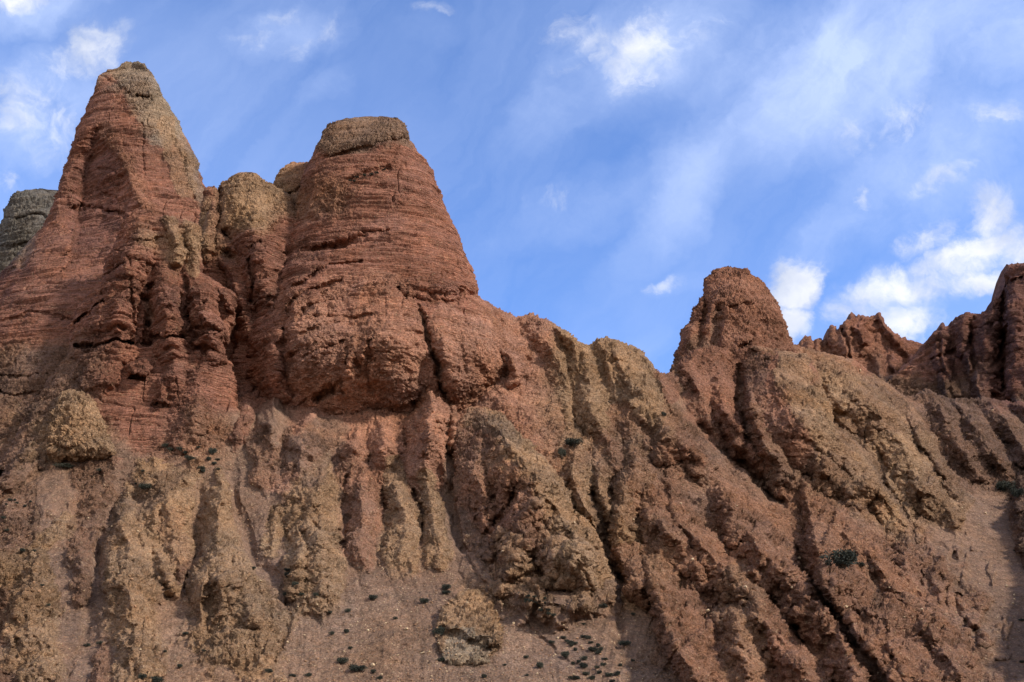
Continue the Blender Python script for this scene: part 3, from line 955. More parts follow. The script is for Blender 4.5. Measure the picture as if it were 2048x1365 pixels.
    # --- the wedge of tan rock below the dome
    o = tower('rock_wedge', [(814, 952, 962), (820, 936, 984), (838, 923, 1006), (860, 918, 1026), (900, 915, 1066), (950, 914, 1108), (1000, 917, 1152), (1050, 921, 1184), (1085, 926, 1198), (1110, 940, 1206),
                             (1140, 965, 1214), (1165, 1010, 1218), (1185, 1060, 1216), (1200, 1080, 1208), (1215, 1095, 1200)],
              [(814, 117), (900, 110), (1000, 103.5), (1100, 96.3), (1150, 92.3), (1215, 88.5)], .26,
              [R([(958, 816), (1000, 870), (1050, 940), (1105, 1010), (1160, 1090), (1184, 1170), (1188, 1215)], [20, 80, 130, 180, 215, 200, 150], [12, 34, 46, 50, 48, 36, 26], [.6, 5.4, 8.6, 10.0, 9.4, 5.0, 1.0], p=1.0),
               R([(1000, 860), (1060, 925), (1120, 1000), (1170, 1080), (1190, 1160)], [22, 26, 30, 34, 30], 60, .02, col='T', cw=.85), R([(940, 900), (950, 980), (980, 1060), (1050, 1120)], 70, 70, .02, col='B', cw=.6),  # paints the sunlit right strip paler and the shaded left face browner
               R([(960, 1000), (1000, 1040), (1010, 980)], 50, 50, .02, col='P', cw=.5), R([(940, 835), (980, 850), (1020, 880)], 30, 34, .02, col='H', cw=.7, cf=1.3),
               R([(960, 870), (955, 960), (975, 1050)], 24, 30, [2.2, 3.4, 3.0], p=1.1), R([(1010, 930), (1020, 980)], 24, 26, [5.0, 5.8], p=1.1), R([(1010, 1080), (1060, 1140), (1100, 1180)], 26, 30, [4, 4, 1.5], p=1.1, col='T', cw=.6),
               G([(1030, 975), (1024, 1004), (1008, 1036), (990, 1048)], 11, 3.0, cw=0), G([(975, 1062), (1010, 1062), (1060, 1048)], 6, 1.2), G([(1062, 1110), (1080, 1150)], 9, 1.2), G([(1155, 1045), (1165, 1075)], 8, .9)],
              seed=26.0, scale=1.15, strata=.6, k=.7, bot=50)
    tag(o, 'big tan wedge of rock below the dome, its rough left face dark', 'rock wedge')

    # --- round shoulder block in front of the lone tower
    o = tower('rock_shoulder', [(704, 1532, 1572), (707, 1510, 1592), (714, 1497, 1606), (726, 1491, 1618), (750, 1489, 1634), (800, 1490, 1652), (860, 1500, 1668), (920, 1520, 1690), (960, 1540, 1700)],
              [(704, 143), (750, 137.5), (800, 131), (860, 123.5), (920, 118), (960, 116)], [(704, .9), (800, .7), (960, .4)],
              [R([(1540, 704), (1560, 760), (1600, 840), (1640, 920)], [30, 66, 80, 80], [50, 44, 44, 40], [.4, 2.6, 4.0, 3.0], p=1.1),
               R([(1508, 730), (1512, 800), (1530, 870)], 26, 36, .02, col='W', cw=.6), R([(1570, 740), (1610, 820), (1660, 920)], 30, 50, .02, col='T', cw=.7), R([(1545, 800), (1560, 860), (1590, 900)], 40, 40, .02, col='P', cw=.5),  # the shaded left side is painted dark brown, the lit right tan
               G([(1530, 860), (1600, 880), (1660, 930)], 7, .8), G([(1526, 720), (1530, 722)], 5, .8), R([(1500, 760), (1510, 830)], 16, 20, 1.2), G([(1545, 770), (1560, 840)], 6, .6)],
              seed=28.0, scale=1.15, strata=.5, k=.75, bot=150)
    tag(o, 'round topped tan and brown shoulder of rock in front of the lone tower', 'rock shoulder')

    # --- loose outcrops on the slope
    o = tower('rock_outcrop', [(1180, 950, 968), (1184, 930, 974), (1192, 912, 978), (1205, 900, 980), (1225, 884, 984), (1245, 874, 988), (1262, 870, 992), (1280, 874, 1000), (1292, 876, 1003), (1302, 880, 992), (1320, 888, 978), (1345, 895, 965), (1364, 900, 955)],
              [(1180, 88.2), (1250, 83.1), (1345, 76.6)], .32, [R([(935, 1190), (930, 1260), (935, 1340)], 90, 90, .02, col='Y', cw=1, cf=4), R([(872, 1248), (930, 1252), (970, 1268), (1000, 1282)], 26, 20, .8, p=1.6), R([(930, 1300), (930, 1345)], 60, 60, .02, col='G', cw=.8), G([(880, 1272), (930, 1276), (970, 1290), (1000, 1302)], 9, 1.0), G([(900, 1215), (950, 1220), (980, 1240)], 5, .3), R([(940, 1200), (950, 1250), (980, 1280)], 40, 30, 1.0, p=1.2)],
              seed=22.0, scale=1.15, strata=.6, k=.6, warp=10, bot=45)
    tag(o, 'lone tan rock outcrop with an overhanging lip at the bottom centre of the scree', 'rock outcrop', 'rock outcrops on the slope')
    o = tower('rock_outcrop', [(782, 140, 166), (786, 130, 174), (800, 118, 188), (825, 106, 198), (845, 98, 206), (870, 93, 216), (890, 92, 222), (905, 96, 220), (925, 100, 215), (945, 110, 205)],
              [(782, 116.5), (925, 109)], .5, [G([(100, 882), (150, 890), (212, 882)], 8, 1.0), R([(150, 790), (158, 850), (160, 920)], 90, 90, .02, col='T', cw=1, cf=4), R([(150, 800), (150, 850), (165, 870)], 30, 40, .9, p=1)], seed=24.0, scale=1.2, strata=.6, k=.6, warp=10, bot=50)
    tag(o, 'blunt tan rock outcrop with a dark undercut at the left, below the red columns', 'rock outcrop', 'rock outcrops on the slope')


MAIN = [
    # talus that climbs the foot of the wedge and of the dome
    R([(930, 1110), (985, 1160), (1060, 1196), (1130, 1212), (1215, 1196)], [20, 34, 40, 40, 26], [20, 30, 40, 40, 30], [1.0, 2.4, 3.2, 3.4, 2.0], col='S', cw=.7), R([(1070, 1170), (1080, 1215)], 24, 24, 3.4, col='T', cw=.5), R([(1160, 1160), (1165, 1210)], 24, 22, 3.6, col='T', cw=.5),
    R([(1000, 1140), (1005, 1180)], 20, 24, 2.8, col='T', cw=.5),
    R([(612, 838), (600, 890), (590, 960)], [20, 40, 50], [24, 50, 50], [4.5, 4.0, 2], col='P', cw=.6), R([(706, 862), (700, 900), (700, 950)], [14, 30, 36], [14, 30, 36], [4, 3.4, 2], col='P', cw=.4), R([(770, 850), (772, 900), (780, 950)], [16, 34, 36], [18, 34, 36], [5, 4, 2], col='P', cw=.4),
    R([(862, 770), (860, 830), (852, 900), (850, 960)], [20, 34, 44, 40], [26, 34, 40, 36], [7, 7, 5, 2.4], col='P', cw=.5), R([(545, 800), (540, 850), (530, 920)], [16, 26, 34], [18, 34, 40], [5, 4, 2], col='S', cw=.6),
    # ---------- bottom left fins
    R([(20, 980), (10, 1060), (0, 1130)], 50, 40, 2.0), R([(80, 1085), (64, 1200), (62, 1318)], [16, 44, 56], [18, 46, 54], [1.5, 3.0, 2.8], col='Y', cw=.88, cf=2.0, p=1.6),
    R([(135, 1050), (105, 1066), (80, 1090)], 24, 20, 1.4, col='Y', cw=.88, cf=2.0), R([(150, 1058), (158, 1115), (165, 1200)], [22, 30, 18], [20, 24, 12], [1.5, 2.2, 1.0], col='O', cw=.3),
    R([(110, 950), (90, 1010), (60, 1060)], 60, 60, 1.6, p=1.2), R([(185, 930), (185, 990), (190, 1050)], 40, 50, 1.4, col='O', cw=.3, p=1.2),
    R([(256, 966), (248, 1040), (256, 1120), (262, 1200), (268, 1326)], [10, 26, 44, 54, 52], [12, 34, 56, 60, 60], [1.4, 3.0, 3.6, 3.8, 3.2], col='Y', cw=.88, cf=2.0, p=1.2),
    R([(330, 892), (322, 950), (348, 1030), (360, 1100)], [24, 60, 60, 40], [70, 80, 50, 30], [1.0, 2.2, 2.2, 1.6], col='T', cw=.88, cf=2.0, p=1.3),
    R([(350, 1040), (345, 1100), (372, 1150)], 26, 30, 1.8, col='O', cw=.3), R([(300, 1080), (335, 1150), (345, 1180)], 20, 20, 2.4, col='Y', cw=.88, cf=2.0, p=1.1),
    R([(440, 942), (436, 1020), (446, 1090), (452, 1170), (466, 1262)], [8, 22, 36, 66, 84], [12, 30, 44, 90, 124], [1.6, 3.2, 4.0, 3.6, 1.6], col='Y', cw=.88, cf=2.0, p=1.1),
    R([(430, 1110), (412, 1180), (402, 1240)], [14, 24, 18], 22, [3.4, 3.8, 2.2], p=1.2), R([(470, 1140), (500, 1230), (530, 1262)], 26, 40, [3.2, 3, 1.4], p=1.2), R([(440, 1160), (444, 1240)], 18, 18, [4.4, 2.6], p=1.2),
    R([(190, 1316), (182, 1365), (170, 1440)], 18, 26, 1.6, col='O', cw=.6),
    # ---------- fins beneath the dome
    R([(505, 880), (515, 930), (520, 960)], 16, 26, 1.8, col='O', cw=.5), R([(560, 1030), (548, 1075), (545, 1098)], 20, 18, 1.8, col='T', cw=.88, cf=2.0),
    R([(484, 795), (480, 840), (470, 885)], 24, 20, 2.6, col='R', cw=.6, p=2),
    R([(610, 900), (570, 1000), (540, 1080)], 30, 50, 1.4, p=1.2),
    R([(643, 922), (628, 1000), (640, 1080), (648, 1180)], [14, 60, 70, 56], [20, 46, 50, 40], [1.6, 3.4, 4.4, 3.4], col='T', cw=.88, cf=2.0, p=1.5),
    R([(600, 1040), (594, 1110), (602, 1172)], 24, 20, 4.4, col='Y', cw=.88, cf=2.0),
    R([(716, 915), (720, 1000), (716, 1100)], [14, 34, 36], [20, 36, 36], [1.4, 3.0, 2.8], col='P', cw=.4, p=1.6),
    R([(786, 930), (798, 1020), (802, 1115)], [14, 34, 36], [20, 34, 36], [1.4, 3.0, 2.8], col='Y', cw=.88, cf=2.0, p=1.6),
    R([(846, 945), (858, 1020), (876, 1110)], [14, 28, 34], [16, 28, 26], [1.6, 3.2, 2.6], col='T', cw=.88, cf=2.0, p=1.6),
    R([(880, 900), (892, 960)], 24, 22, 2.0, col='P', cw=.4), R([(760, 900), (800, 940)], 30, 30, 1.2),
    R([(640, 880), (620, 920)], 40, 50, 1.2, col='S'), R([(690, 900), (690, 950)], 16, 20, 1.0, p=1.2), R([(750, 905), (752, 960)], 14, 16, 1.0, p=1.2),
    G([(688, 960), (690, 1030), (693, 1100)], 9, 1.2), G([(762, 985), (765, 1040), (772, 1100)], 9, 1.2), G([(828, 985), (830, 1030), (836, 1070)], 8, 1.2), G([(572, 1070), (580, 1130), (590, 1170)], 8, 1.2),
    # small flutes on the face right of the dome gully
    R([(930, 620), (960, 700), (1000, 780), (1050, 870), (1100, 950), (1130, 985)], [60, 66, 60, 50, 40, 20], [80, 90, 90, 80, 60, 30], [1.6, 2.4, 2.4, 2.2, 1.6, 1], p=1.7, col='P', cw=.35),
    R([(955, 665), (975, 700), (990, 740)], 20, 40, 5.5, col='P', cw=.7), R([(1000, 690), (1030, 760)], 26, 30, 5.3, col='P', cw=.7),
    R([(930, 700), (950, 780)], 20, 20, 4.8), R([(900, 790), (905, 850), (900, 900)], 14, 14, 3.2, col='O', cw=.4),
    # ---------- tan flutes under the shoulder
    R([(1050, 638), (1095, 690), (1124, 760), (1140, 850)], [20, 30, 26, 16], [20, 26, 22, 14], [1.0, 2.6, 2.4, 1.2]), R([(1100, 648), (1140, 690), (1150, 740)], [10, 14, 12], [14, 18, 14], [1.0, 2.6, 1.8]),
    R([(1150, 680), (1172, 740), (1190, 820), (1230, 920)], [16, 26, 24, 20], [14, 20, 26, 22], [1.0, 2.6, 3.2, 2.0]),
    R([(1200, 684), (1222, 750), (1238, 800)], 12, 16, [1.0, 2.4, 1.6]), R([(1222, 678), (1252, 745), (1300, 815), (1350, 870), (1410, 920), (1450, 960)], [20, 40, 48, 50, 40, 28], [24, 40, 44, 40, 36, 20], [1.0, 3.2, 4.4, 4.6, 3.8, 2.6]),
    R([(1285, 712), (1330, 790), (1375, 850)], 14, 24, [1.0, 3.4, 4.0]),
    G([(1108, 670), (1130, 740), (1150, 830), (1172, 866)], 10, [.8, 1.8, 2.2, 1.4]), G([(1232, 720), (1250, 770), (1256, 820)], 9, .9), G([(1222, 731), (1240, 727), (1262, 733)], 4, .8, cw=0),
    # dark-topped knob
    R([(1150, 900), (1152, 960), (1185, 1030), (1212, 1075)], [24, 30, 26, 14], [28, 32, 26, 16], [3.6, 4.6, 4.6, 2.5], q=.6, col='T', cw=.5),
    R([(1195, 900), (1200, 960), (1225, 1040)], 16, 18, [1.5, 3, 3], p=1.3, col='T', cw=.4),
    G([(1190, 985), (1205, 1050), (1222, 1110), (1232, 1150), (1240, 1200)], [12, 16, 18, 15, 12], [2.4, 4.4, 5.4, 3.6, 1.5]),
    # red cap triangle and its fins
    R([(1240, 830), (1265, 855), (1290, 880)], 22, 26, 2.4, col='O', cw=.7),
    R([(1268, 890), (1268, 950), (1248, 1040), (1238, 1110)], [14, 20, 24, 20], [20, 40, 44, 34], [2.5, 4.2, 5, 4.2], p=1.3, col='T', cw=.4),
    R([(1275, 930), (1315, 1010), (1350, 1080), (1400, 1150)], [20, 44, 46, 40], [24, 36, 40, 30], [2.5, 4.2, 4.8, 4.2], p=1.3, col='O', cw=.4),
    R([(1300, 1098), (1300, 1170), (1325, 1250), (1370, 1320), (1420, 1400)], [12, 18, 22, 26, 26], [30, 56, 66, 66, 60], [2.5, 5, 5.4, 4.6, 3.4], p=1.35, col='O', cw=.6),
    R([(1255, 1115), (1275, 1180), (1283, 1205)], [22, 26, 12], [24, 24, 12], [2.6, 4, 3], col='O', cw=.8), R([(1380, 870), (1400, 900)], 20, 26, 2.6, col='O', cw=.8),
    R([(1340, 960), (1360, 1040), (1415, 1105), (1470, 1150), (1490, 1180), (1540, 1255), (1600, 1325), (1640, 1400)], [14, 24, 40, 60, 60, 56, 46, 40], [22, 30, 30, 26, 26, 28, 30, 30], [2, 4, 5.4, 6.4, 6.6, 6, 5, 4], p=1.15, col='O', cw=.5),
    R([(1480, 1170), (1476, 1240), (1486, 1330), (1500, 1420)], [40, 44, 40, 30], [40, 46, 46, 40], [6, 5, 3.8, 2.6], p=1.15, col='T', cw=.4),
    R([(1432, 945), (1450, 1010), (1500, 1070), (1560, 1128), (1608, 1185), (1655, 1235), (1690, 1290), (1735, 1375), (1760, 1440)], [16, 26, 50, 62, 66, 62, 54, 46, 40], [26, 36, 34, 26, 22, 22, 24, 28, 28], [2.5, 4.4, 6, 7, 7.6, 7.2, 6.4, 5, 4], p=1.15, col='O', cw=.6),
    R([(1440, 930), (1475, 955), (1510, 985)], 20, 20, 3.0, col='O', cw=.8),
    R([(1608, 960), (1618, 1020), (1640, 1090), (1650, 1160), (1685, 1230), (1740, 1300), (1800, 1380), (1830, 1440)], [14, 20, 24, 30, 34, 36, 36, 34], [50, 90, 150, 190, 210, 210, 190, 170], [3, 5.6, 7.4, 8.4, 8.6, 8, 6.6, 5.4], p=1.25, col='O', cw=.6),
    R([(1700, 1060), (1760, 1140), (1830, 1230), (1900, 1310), (1960, 1400)], 40, 34, [6, 7, 6.4, 5.4, 4], p=1.4, col='O', cw=.5),
    G([(1590, 1080), (1610, 1150), (1660, 1215), (1700, 1270), (1770, 1350), (1800, 1420)], [8, 12, 16, 18, 18, 18], [1.5, 3, 4.4, 5, 4.4, 3.4], p=1.2),
    G([(1470, 1130), (1510, 1180), (1560, 1240), (1620, 1300)], 10, 1.4), G([(1740, 1140), (1760, 1200)], 16, 1.0, p=1.2), G([(1500, 960), (1540, 985)], 12, 1.6),
    # ---------- tan ridges on the right
    R([(1510, 700), (1550, 740), (1585, 800), (1640, 870), (1700, 930), (1760, 1000), (1810, 1060)], [20, 60, 80, 90, 80, 60, 30], [80, 44, 40, 44, 46, 40, 26], [10, 9, 9, 9.6, 9, 7, 4], p=1.25, col='T', cw=.4),
    R([(1500, 716), (1498, 780), (1520, 860), (1560, 930)], [14, 24, 34, 30], [50, 60, 70, 50], [4, 7.4, 8, 6], p=1.5, col='B', cw=.5),  # brown paints the shade of the left-facing side
    R([(1640, 712), (1690, 756), (1745, 820), (1800, 900), (1850, 970), (1905, 1040)], [30, 44, 46, 50, 46, 30], [30, 30, 30, 30, 28, 20], [3, 6.4, 7.6, 7.6, 6.4, 4], p=1.2, col='T', cw=.45),
    R([(1750, 760), (1810, 840), (1865, 920), (1920, 1010)], 22, 20, [3, 4.6, 4.6, 3], p=1.2, col='T', cw=.3),
    R([(1850, 784), (1885, 830), (1925, 890), (1965, 950)], [18, 30, 32, 20], [16, 26, 28, 20], [3, 6, 6, 3], p=1.3, col='B', cw=.3),
    R([(1905, 802), (1950, 850), (1985, 905), (2010, 950)], [14, 28, 28, 20], [16, 22, 24, 20], [3, 6, 6, 4], p=1.3, col='B', cw=.3),
    R([(1975, 802), (2015, 850), (2050, 910), (2080, 960)], [14, 26, 28, 20], [14, 22, 24, 20], [3, 6, 6, 4], p=1.3, col='B', cw=.3), R([(2040, 808), (2090, 870)], 20, 30, 6, p=1.3),
    G([(1605, 725), (1640, 790), (1690, 860), (1740, 930), (1790, 1010), (1830, 1090)], [8, 11, 12, 12, 10, 8], [2, 3.4, 3.4, 3, 2.4, 1.5]), G([(1775, 785), (1830, 880), (1885, 960)], 10, 2.2), G([(1870, 800), (1900, 850)], 8, 1.6),
    G([(1560, 870), (1640, 900), (1700, 960)], 8, 1.2), R([(1700, 850), (1690, 900)], 26, 30, 3),
    G([(1735, 1020), (1755, 1045)], 12, 1.4), G([(1480, 930), (1530, 975), (1560, 1000)], 14, 2.4),
    R([(2034, 950), (2036, 1010), (2046, 1090)], [10, 18, 14], 60, [3, 6, 5], p=1.5, col='W'), R([(2110, 880), (2110, 980), (2130, 1120), (2160, 1260), (2200, 1440)], [30, 40, 40, 40, 30], 60, [10, 13, 13, 12, 8], p=1.2, col='W'),  # the taller ridge is an unseen spur added to shade the scree
    G([(1350, 770), (1410, 850), (1475, 940), (1540, 985)], [30, 50, 50, 30], [2.0, 4.5, 5.0, 3.0], p=1.6), R([(1385, 735), (1400, 800), (1430, 870)], 22, 26, 2.6, col='C', cw=.5), R([(1430, 730), (1440, 800), (1465, 870), (1500, 920)], 26, 30, 3.6, col='C', cw=.5),
    R([(1330, 752), (1350, 800)], 16, 18, 1.6, col='C'), G([(1478, 730), (1480, 800), (1496, 880)], 16, 3.4),
    # ---------- left, red slopes and gullies
    R([(60, 880), (20, 940), (-20, 1000)], 26, 40, 2.2), G([(100, 900), (60, 950), (0, 1010)], 12, 1.0),
    R([(270, 880), (240, 920)], 20, 30, .8), R([(380, 800), (375, 860)], 50, 60, 2.0, col='R', cw=.3),
    # channels and chutes
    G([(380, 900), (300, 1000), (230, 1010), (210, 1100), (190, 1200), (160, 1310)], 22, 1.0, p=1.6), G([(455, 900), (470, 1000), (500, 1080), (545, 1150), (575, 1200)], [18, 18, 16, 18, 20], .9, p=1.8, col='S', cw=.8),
    G([(575, 1190), (580, 1240), (565, 1300), (530, 1350)], 7, .5), G([(395, 960), (402, 1040), (392, 1130), (380, 1180)], [10, 22, 20, 14], [.6, 1.4, 1.3, .8]), G([(205, 1060), (200, 1140)], 16, 1.2),
    G([(385, 1185), (388, 1230)], 14, 1.4),
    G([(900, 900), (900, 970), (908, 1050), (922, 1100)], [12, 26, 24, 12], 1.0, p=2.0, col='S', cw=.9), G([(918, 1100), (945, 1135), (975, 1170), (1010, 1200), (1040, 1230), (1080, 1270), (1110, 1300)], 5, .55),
    G([(1238, 1150), (1240, 1260), (1236, 1300)], 12, .9, p=1.8), G([(1100, 1300), (1150, 1330)], 4, .3), G([(700, 1130), (735, 1210)], 6, .25), G([(190, 1230), (130, 1320), (110, 1400)], 6, .35),
]

for _q in MAIN:
    if _q.get('mode') != 'add' and max(a[4] for a in _q['pts']) > .1:
        _q['p'] = 1.1
        _q.pop('q', None)
        _q['pts'] = [(a, b, c * 1.28, d * 1.28, e * 1.3) for a, b, c, d, e in _q['pts']]

build_rocks()

# ------------------------------------------------------------------ valley floor
def make_ground():
    me = bpy.data.meshes.new('ground')
    n = 60
    xs = np.sign(np.linspace(-1, 1, n)) * np.abs(np.linspace(-1, 1, n)) ** 2.2 * 3000
    V = [(x, y, float(vnoise(np.float32([x / 9]), np.float32([y / 9]), np.float32([0]))[0]) * .25 - .25) for y in xs for x in xs]
    F = [(r * n + c, r * n + c + 1, (r + 1) * n + c + 1, (r + 1) * n + c) for r in range(n - 1) for c in range(n - 1)]
    me.from_pydata(V, [], F)
    at = me.attributes.new('albedo', 'FLOAT_COLOR', 'POINT')
    at.data.foreach_set('color', np.tile(np.array([*lin(150, 122, 98), .15], np.float32), len(V)))
    me.materials.append(MROCK)
    o = bpy.data.objects.new('ground', me)
    COL.objects.link(o)
    tag(o, 'stony brown valley floor at the foot of the mountain', kind='structure')


make_ground()

# ------------------------------------------------------------------ where the rock surface is, for plants and stones
CELLPX = 3
ZW, ZH = 2048 // CELLPX + 1, 1365 // CELLPX + 1
ZB = np.full(ZW * ZH, 1e9, np.float32)
ZP = np.zeros((ZW * ZH, 3), np.float32)
for Pm, nf in SURF.values():
    q = Pm[:, :nf].reshape(-1, 3).astype(np.float64)
    fwd = q[:, 1] * CP + (q[:, 2] - CAMZ) * SP
    up = -q[:, 1] * SP + (q[:, 2] - CAMZ) * CP
    px = 1024 + q[:, 0] / fwd * FPX
    py = 682.5 - up / fwd * FPX
    k = (px >= 0) & (px < 2048) & (py >= 0) & (py < 1365)
    idx = (py[k] // CELLPX).astype(int) * ZW + (px[k] // CELLPX).astype(int)
    dist = q[k, 1].astype(np.float32)
    order = np.argsort(-dist, kind='stable')
    ii = idx[order]; dd = dist[order]; pp = q[k][order]
    better = dd < ZB[ii]
    ZB[ii[better]] = dd[better]
    ZP[ii[better]] = pp[better]


def surf(px, py):
    cx, cy = int(min(max(px, 0), 2047) // CELLPX), int(min(max(py, 0), 1364) // CELLPX)
    for r in range(0, 5):
        for dy in range(-r, r + 1):
            for dx in range(-r, r + 1):
                x, y = cx + dx, cy + dy
                if 0 <= x < ZW and 0 <= y < ZH and ZB[y * ZW + x] < 1e8:
                    return Vector(ZP[y * ZW + x])
    return None


def leaf_material(name, c1, c2):
    m = bpy.data.materials.new(name)
    m.use_nodes = True
    T = NT(m.node_tree)
    bs = T.n['Principled BSDF']
    bs.inputs['Roughness'].default_value = .8
    bs.inputs['Specular IOR Level'].default_value = .2
    co = T.node('ShaderNodeTexCoord').outputs['Object']
    oi = T.node('ShaderNodeObjectInfo').outputs['Random']
    f = T.rng(T.m('ADD', T.noise(co, 5.0, 3), T.m('MULTIPLY', oi, .3)), .4, .85)
    T.l.new(T.mix(f, (*c1, 1), (*c2, 1)), bs.inputs['Base Color'])
    return m


MLEAF = leaf_material('shrub_leaves', (.026, .031, .026), (.058, .060, .042))
MTWIG = leaf_material('shrub_twigs', (.06, .045, .03), (.11, .085, .06))
MSTONE = None


def mesh_of(name, V, F, mat):
    me = bpy.data.meshes.new(name)
    me.from_pydata(V, [], F)
    me.materials.append(mat)
    return me


def shrub_meshes(seed, flat=.55, leaves=1500):
    """unit shrub, one metre wide: leaf blades through a lumpy crown, and twigs that carry them"""
    r = random.Random(seed)
    V, F = [], []
    lobes = [(r.uniform(-.3, .3), r.uniform(-.25, .25), r.uniform(.1, .3), r.uniform(.14, .26)) for _ in range(7)]
    for _ in range(leaves):
        lx, ly, lz, lr = r.choice(lobes)
        d = Vector((r.gauss(0, 1), r.gauss(0, 1), r.gauss(0, 1))).normalized() * lr * r.uniform(.45, 1.08)
        c = Vector((lx + d.x, ly + d.y, max(.0, (lz + d.z)) * flat * 1.6))
        a = Vector((r.gauss(0, 1), r.gauss(0, 1), r.gauss(.6, 1))).normalized()
        b = a.cross(Vector((r.gauss(0, 1), r.gauss(0, 1), r.gauss(0, 1)))).normalized()
        l, w = r.uniform(.045, .09), r.uniform(.016, .034)
        n = len(V)
        V += [c - b * w, c + a * l * .5 - b * w * .9 + d * .1, c + a * l, c + a * l * .4 + b * w]
        F.append((n, n + 1, n + 2, n + 3))
    TV, TF = [], []
    for lx, ly, lz, lr in lobes:
        for _ in range(3):
            e = Vector((lx + r.uniform(-lr, lr) * .8, ly + r.uniform(-lr, lr) * .8, (lz + r.uniform(0, lr)) * flat * 1.6))
            s0 = Vector((lx * .2, ly * .2, -.12))
            mid = (s0 + e) / 2 + Vector((r.uniform(-.04, .04), r.uniform(-.04, .04), .02))
            prev = None
            for p_, rad in ((s0, .014), (mid, .009), (e, .003)):
                n = len(TV)
                for k in range(4):
                    an = k * math.pi / 2
                    TV.append((p_.x + math.cos(an) * rad, p_.y + math.sin(an) * rad, p_.z))
                if prev is not None:
                    for k in range(4):
                        TF.append((prev + k, prev + (k + 1) % 4, n + (k + 1) % 4, n + k))
                prev = n
    return mesh_of('foliage', V, F, MLEAF), mesh_of('stem', TV, TF, MTWIG)


PROTO = [shrub_meshes(i + 1) for i in range(5)]
rnd = random.Random(5)


def put_shrub(px, py, w, label, group=None, tall=1.0, wide=1.0):
    p = surf(px, py + w * .18 * tall)
    if p is None:
        return None
    k = 1.38 * w / FPX * p.y
    e = bpy.data.objects.new('shrub', None)
    e.empty_display_size = .2
    COL.objects.link(e)
    e.location = p + Vector((0, -.12 * k, -.04 * k))
    e.rotation_euler = (0, 0, rnd.uniform(-.5, .5))
    e.scale = (k * wide, k * .8, k * rnd.uniform(.8, 1.15) * tall)
    tag(e, label, 'shrub', group)
    fm, sm = rnd.choice(PROTO)
    for nm, me in (('foliage', fm), ('stem', sm)):
        c = bpy.data.objects.new(nm, me)
        COL.objects.link(c)
        c.parent = e
    return e


BIG = [(1681, 1122, 60, 'large dark green mat-like shrub on the red-brown fin at lower right', .8),
       (1719, 1131, 13, 'small shrub touching the right tip of the large mat-like shrub', 1),
       (2012, 974, 32, 'dark green shrub clinging to the gully side at the right edge', .9),
       (2034, 988, 22, 'dark green shrub hugging the shaded rock at the very right edge', 1.2),
       (1150, 887, 34, 'long dark shrub draped over the top of the round knob below the flutes', .7),
       (1124, 905, 15, 'upright dark shrub on the left side of the round knob', 2.0),
       (1327, 827, 12, 'lone small shrub high on the ridge left of the lone tower', 1),
       (132, 932, 30, 'wide low shrub on the slope under the blunt left outcrop', .6),
       (293, 977, 24, 'round shrub at the left shoulder of the tan fin under the shrub ledge', .9),
       (380, 915, 21, 'largest shrub in the row on the ledge below the red columns', .9),
       (341, 900, 12, 'second shrub from the left in the row on the ledge', 1), (331, 890, 11, 'leftmost and highest shrub in the row on the ledge', 1),
       (361, 900, 17, 'flat shrub just left of the largest shrub on the ledge', .7), (424, 904, 14, 'upright shrub at the right end of the ledge row', 1.4),
       (404, 936, 12, 'small shrub just below the ledge row, above the tan fin', 1),
       (590, 1172, 15, 'dark shrub in the shaded foot of the tan fin left of centre', 1.2), (575, 1152, 11, 'shrub in the shade halfway down the dark gully left of centre', 1.4),
       (748, 1195, 16, 'lone dark shrub on the open scree under the middle fins', .9), (892, 1174, 15, 'upper of two shrubs on the scree left of the erosion channel', 1),
       (893, 1183, 15, 'lower of two shrubs on the scree left of the erosion channel', .8), (686, 1322, 20, 'round dark shrub low on the scree, left one of the bottom pair', 1.1),
       (716, 1336, 28, 'widest dark shrub at the bottom of the scree, right one of the pair', .7), (315, 1361, 24, 'shrub cut by the bottom edge left of centre', .7),
       (285, 1354, 13, 'small shrub by the bottom edge left of centre', 1), (1207, 1212, 13, 'dark round shrub at the foot of the big tan block', 1.2),
       (1250, 1285, 20, 'dark shrub at the mouth of the narrow gully', .8), (876, 1262, 18, 'dark shrub in the shade at the left side of the lone bottom outcrop', 1.5),
       (882, 1318, 13, 'shrub at the lower left foot of the lone bottom outcrop', .9), (1077, 1331, 14, 'lone shrub right of the bottom outcrop, left of the shrub patch', 1),
       (1133, 1309, 16, 'leftmost large shrub of the patch at the bottom', 1), (1186, 1297, 18, 'widest shrub in the upper part of the bottom patch', .7),
       (1169, 1315, 14, 'shrub in the middle of the bottom patch', .9), (1168, 1332, 16, 'olive shrub in the lower middle of the bottom patch', .9),
       (1148, 1356, 18, 'shrub at the lower left end of the bottom patch', .8), (1217, 1350, 13, 'shrub at the right end of the bottom patch', .9)]
for x, y, w, lab, t in BIG:
    put_shrub(x, y, w, lab, None, t)
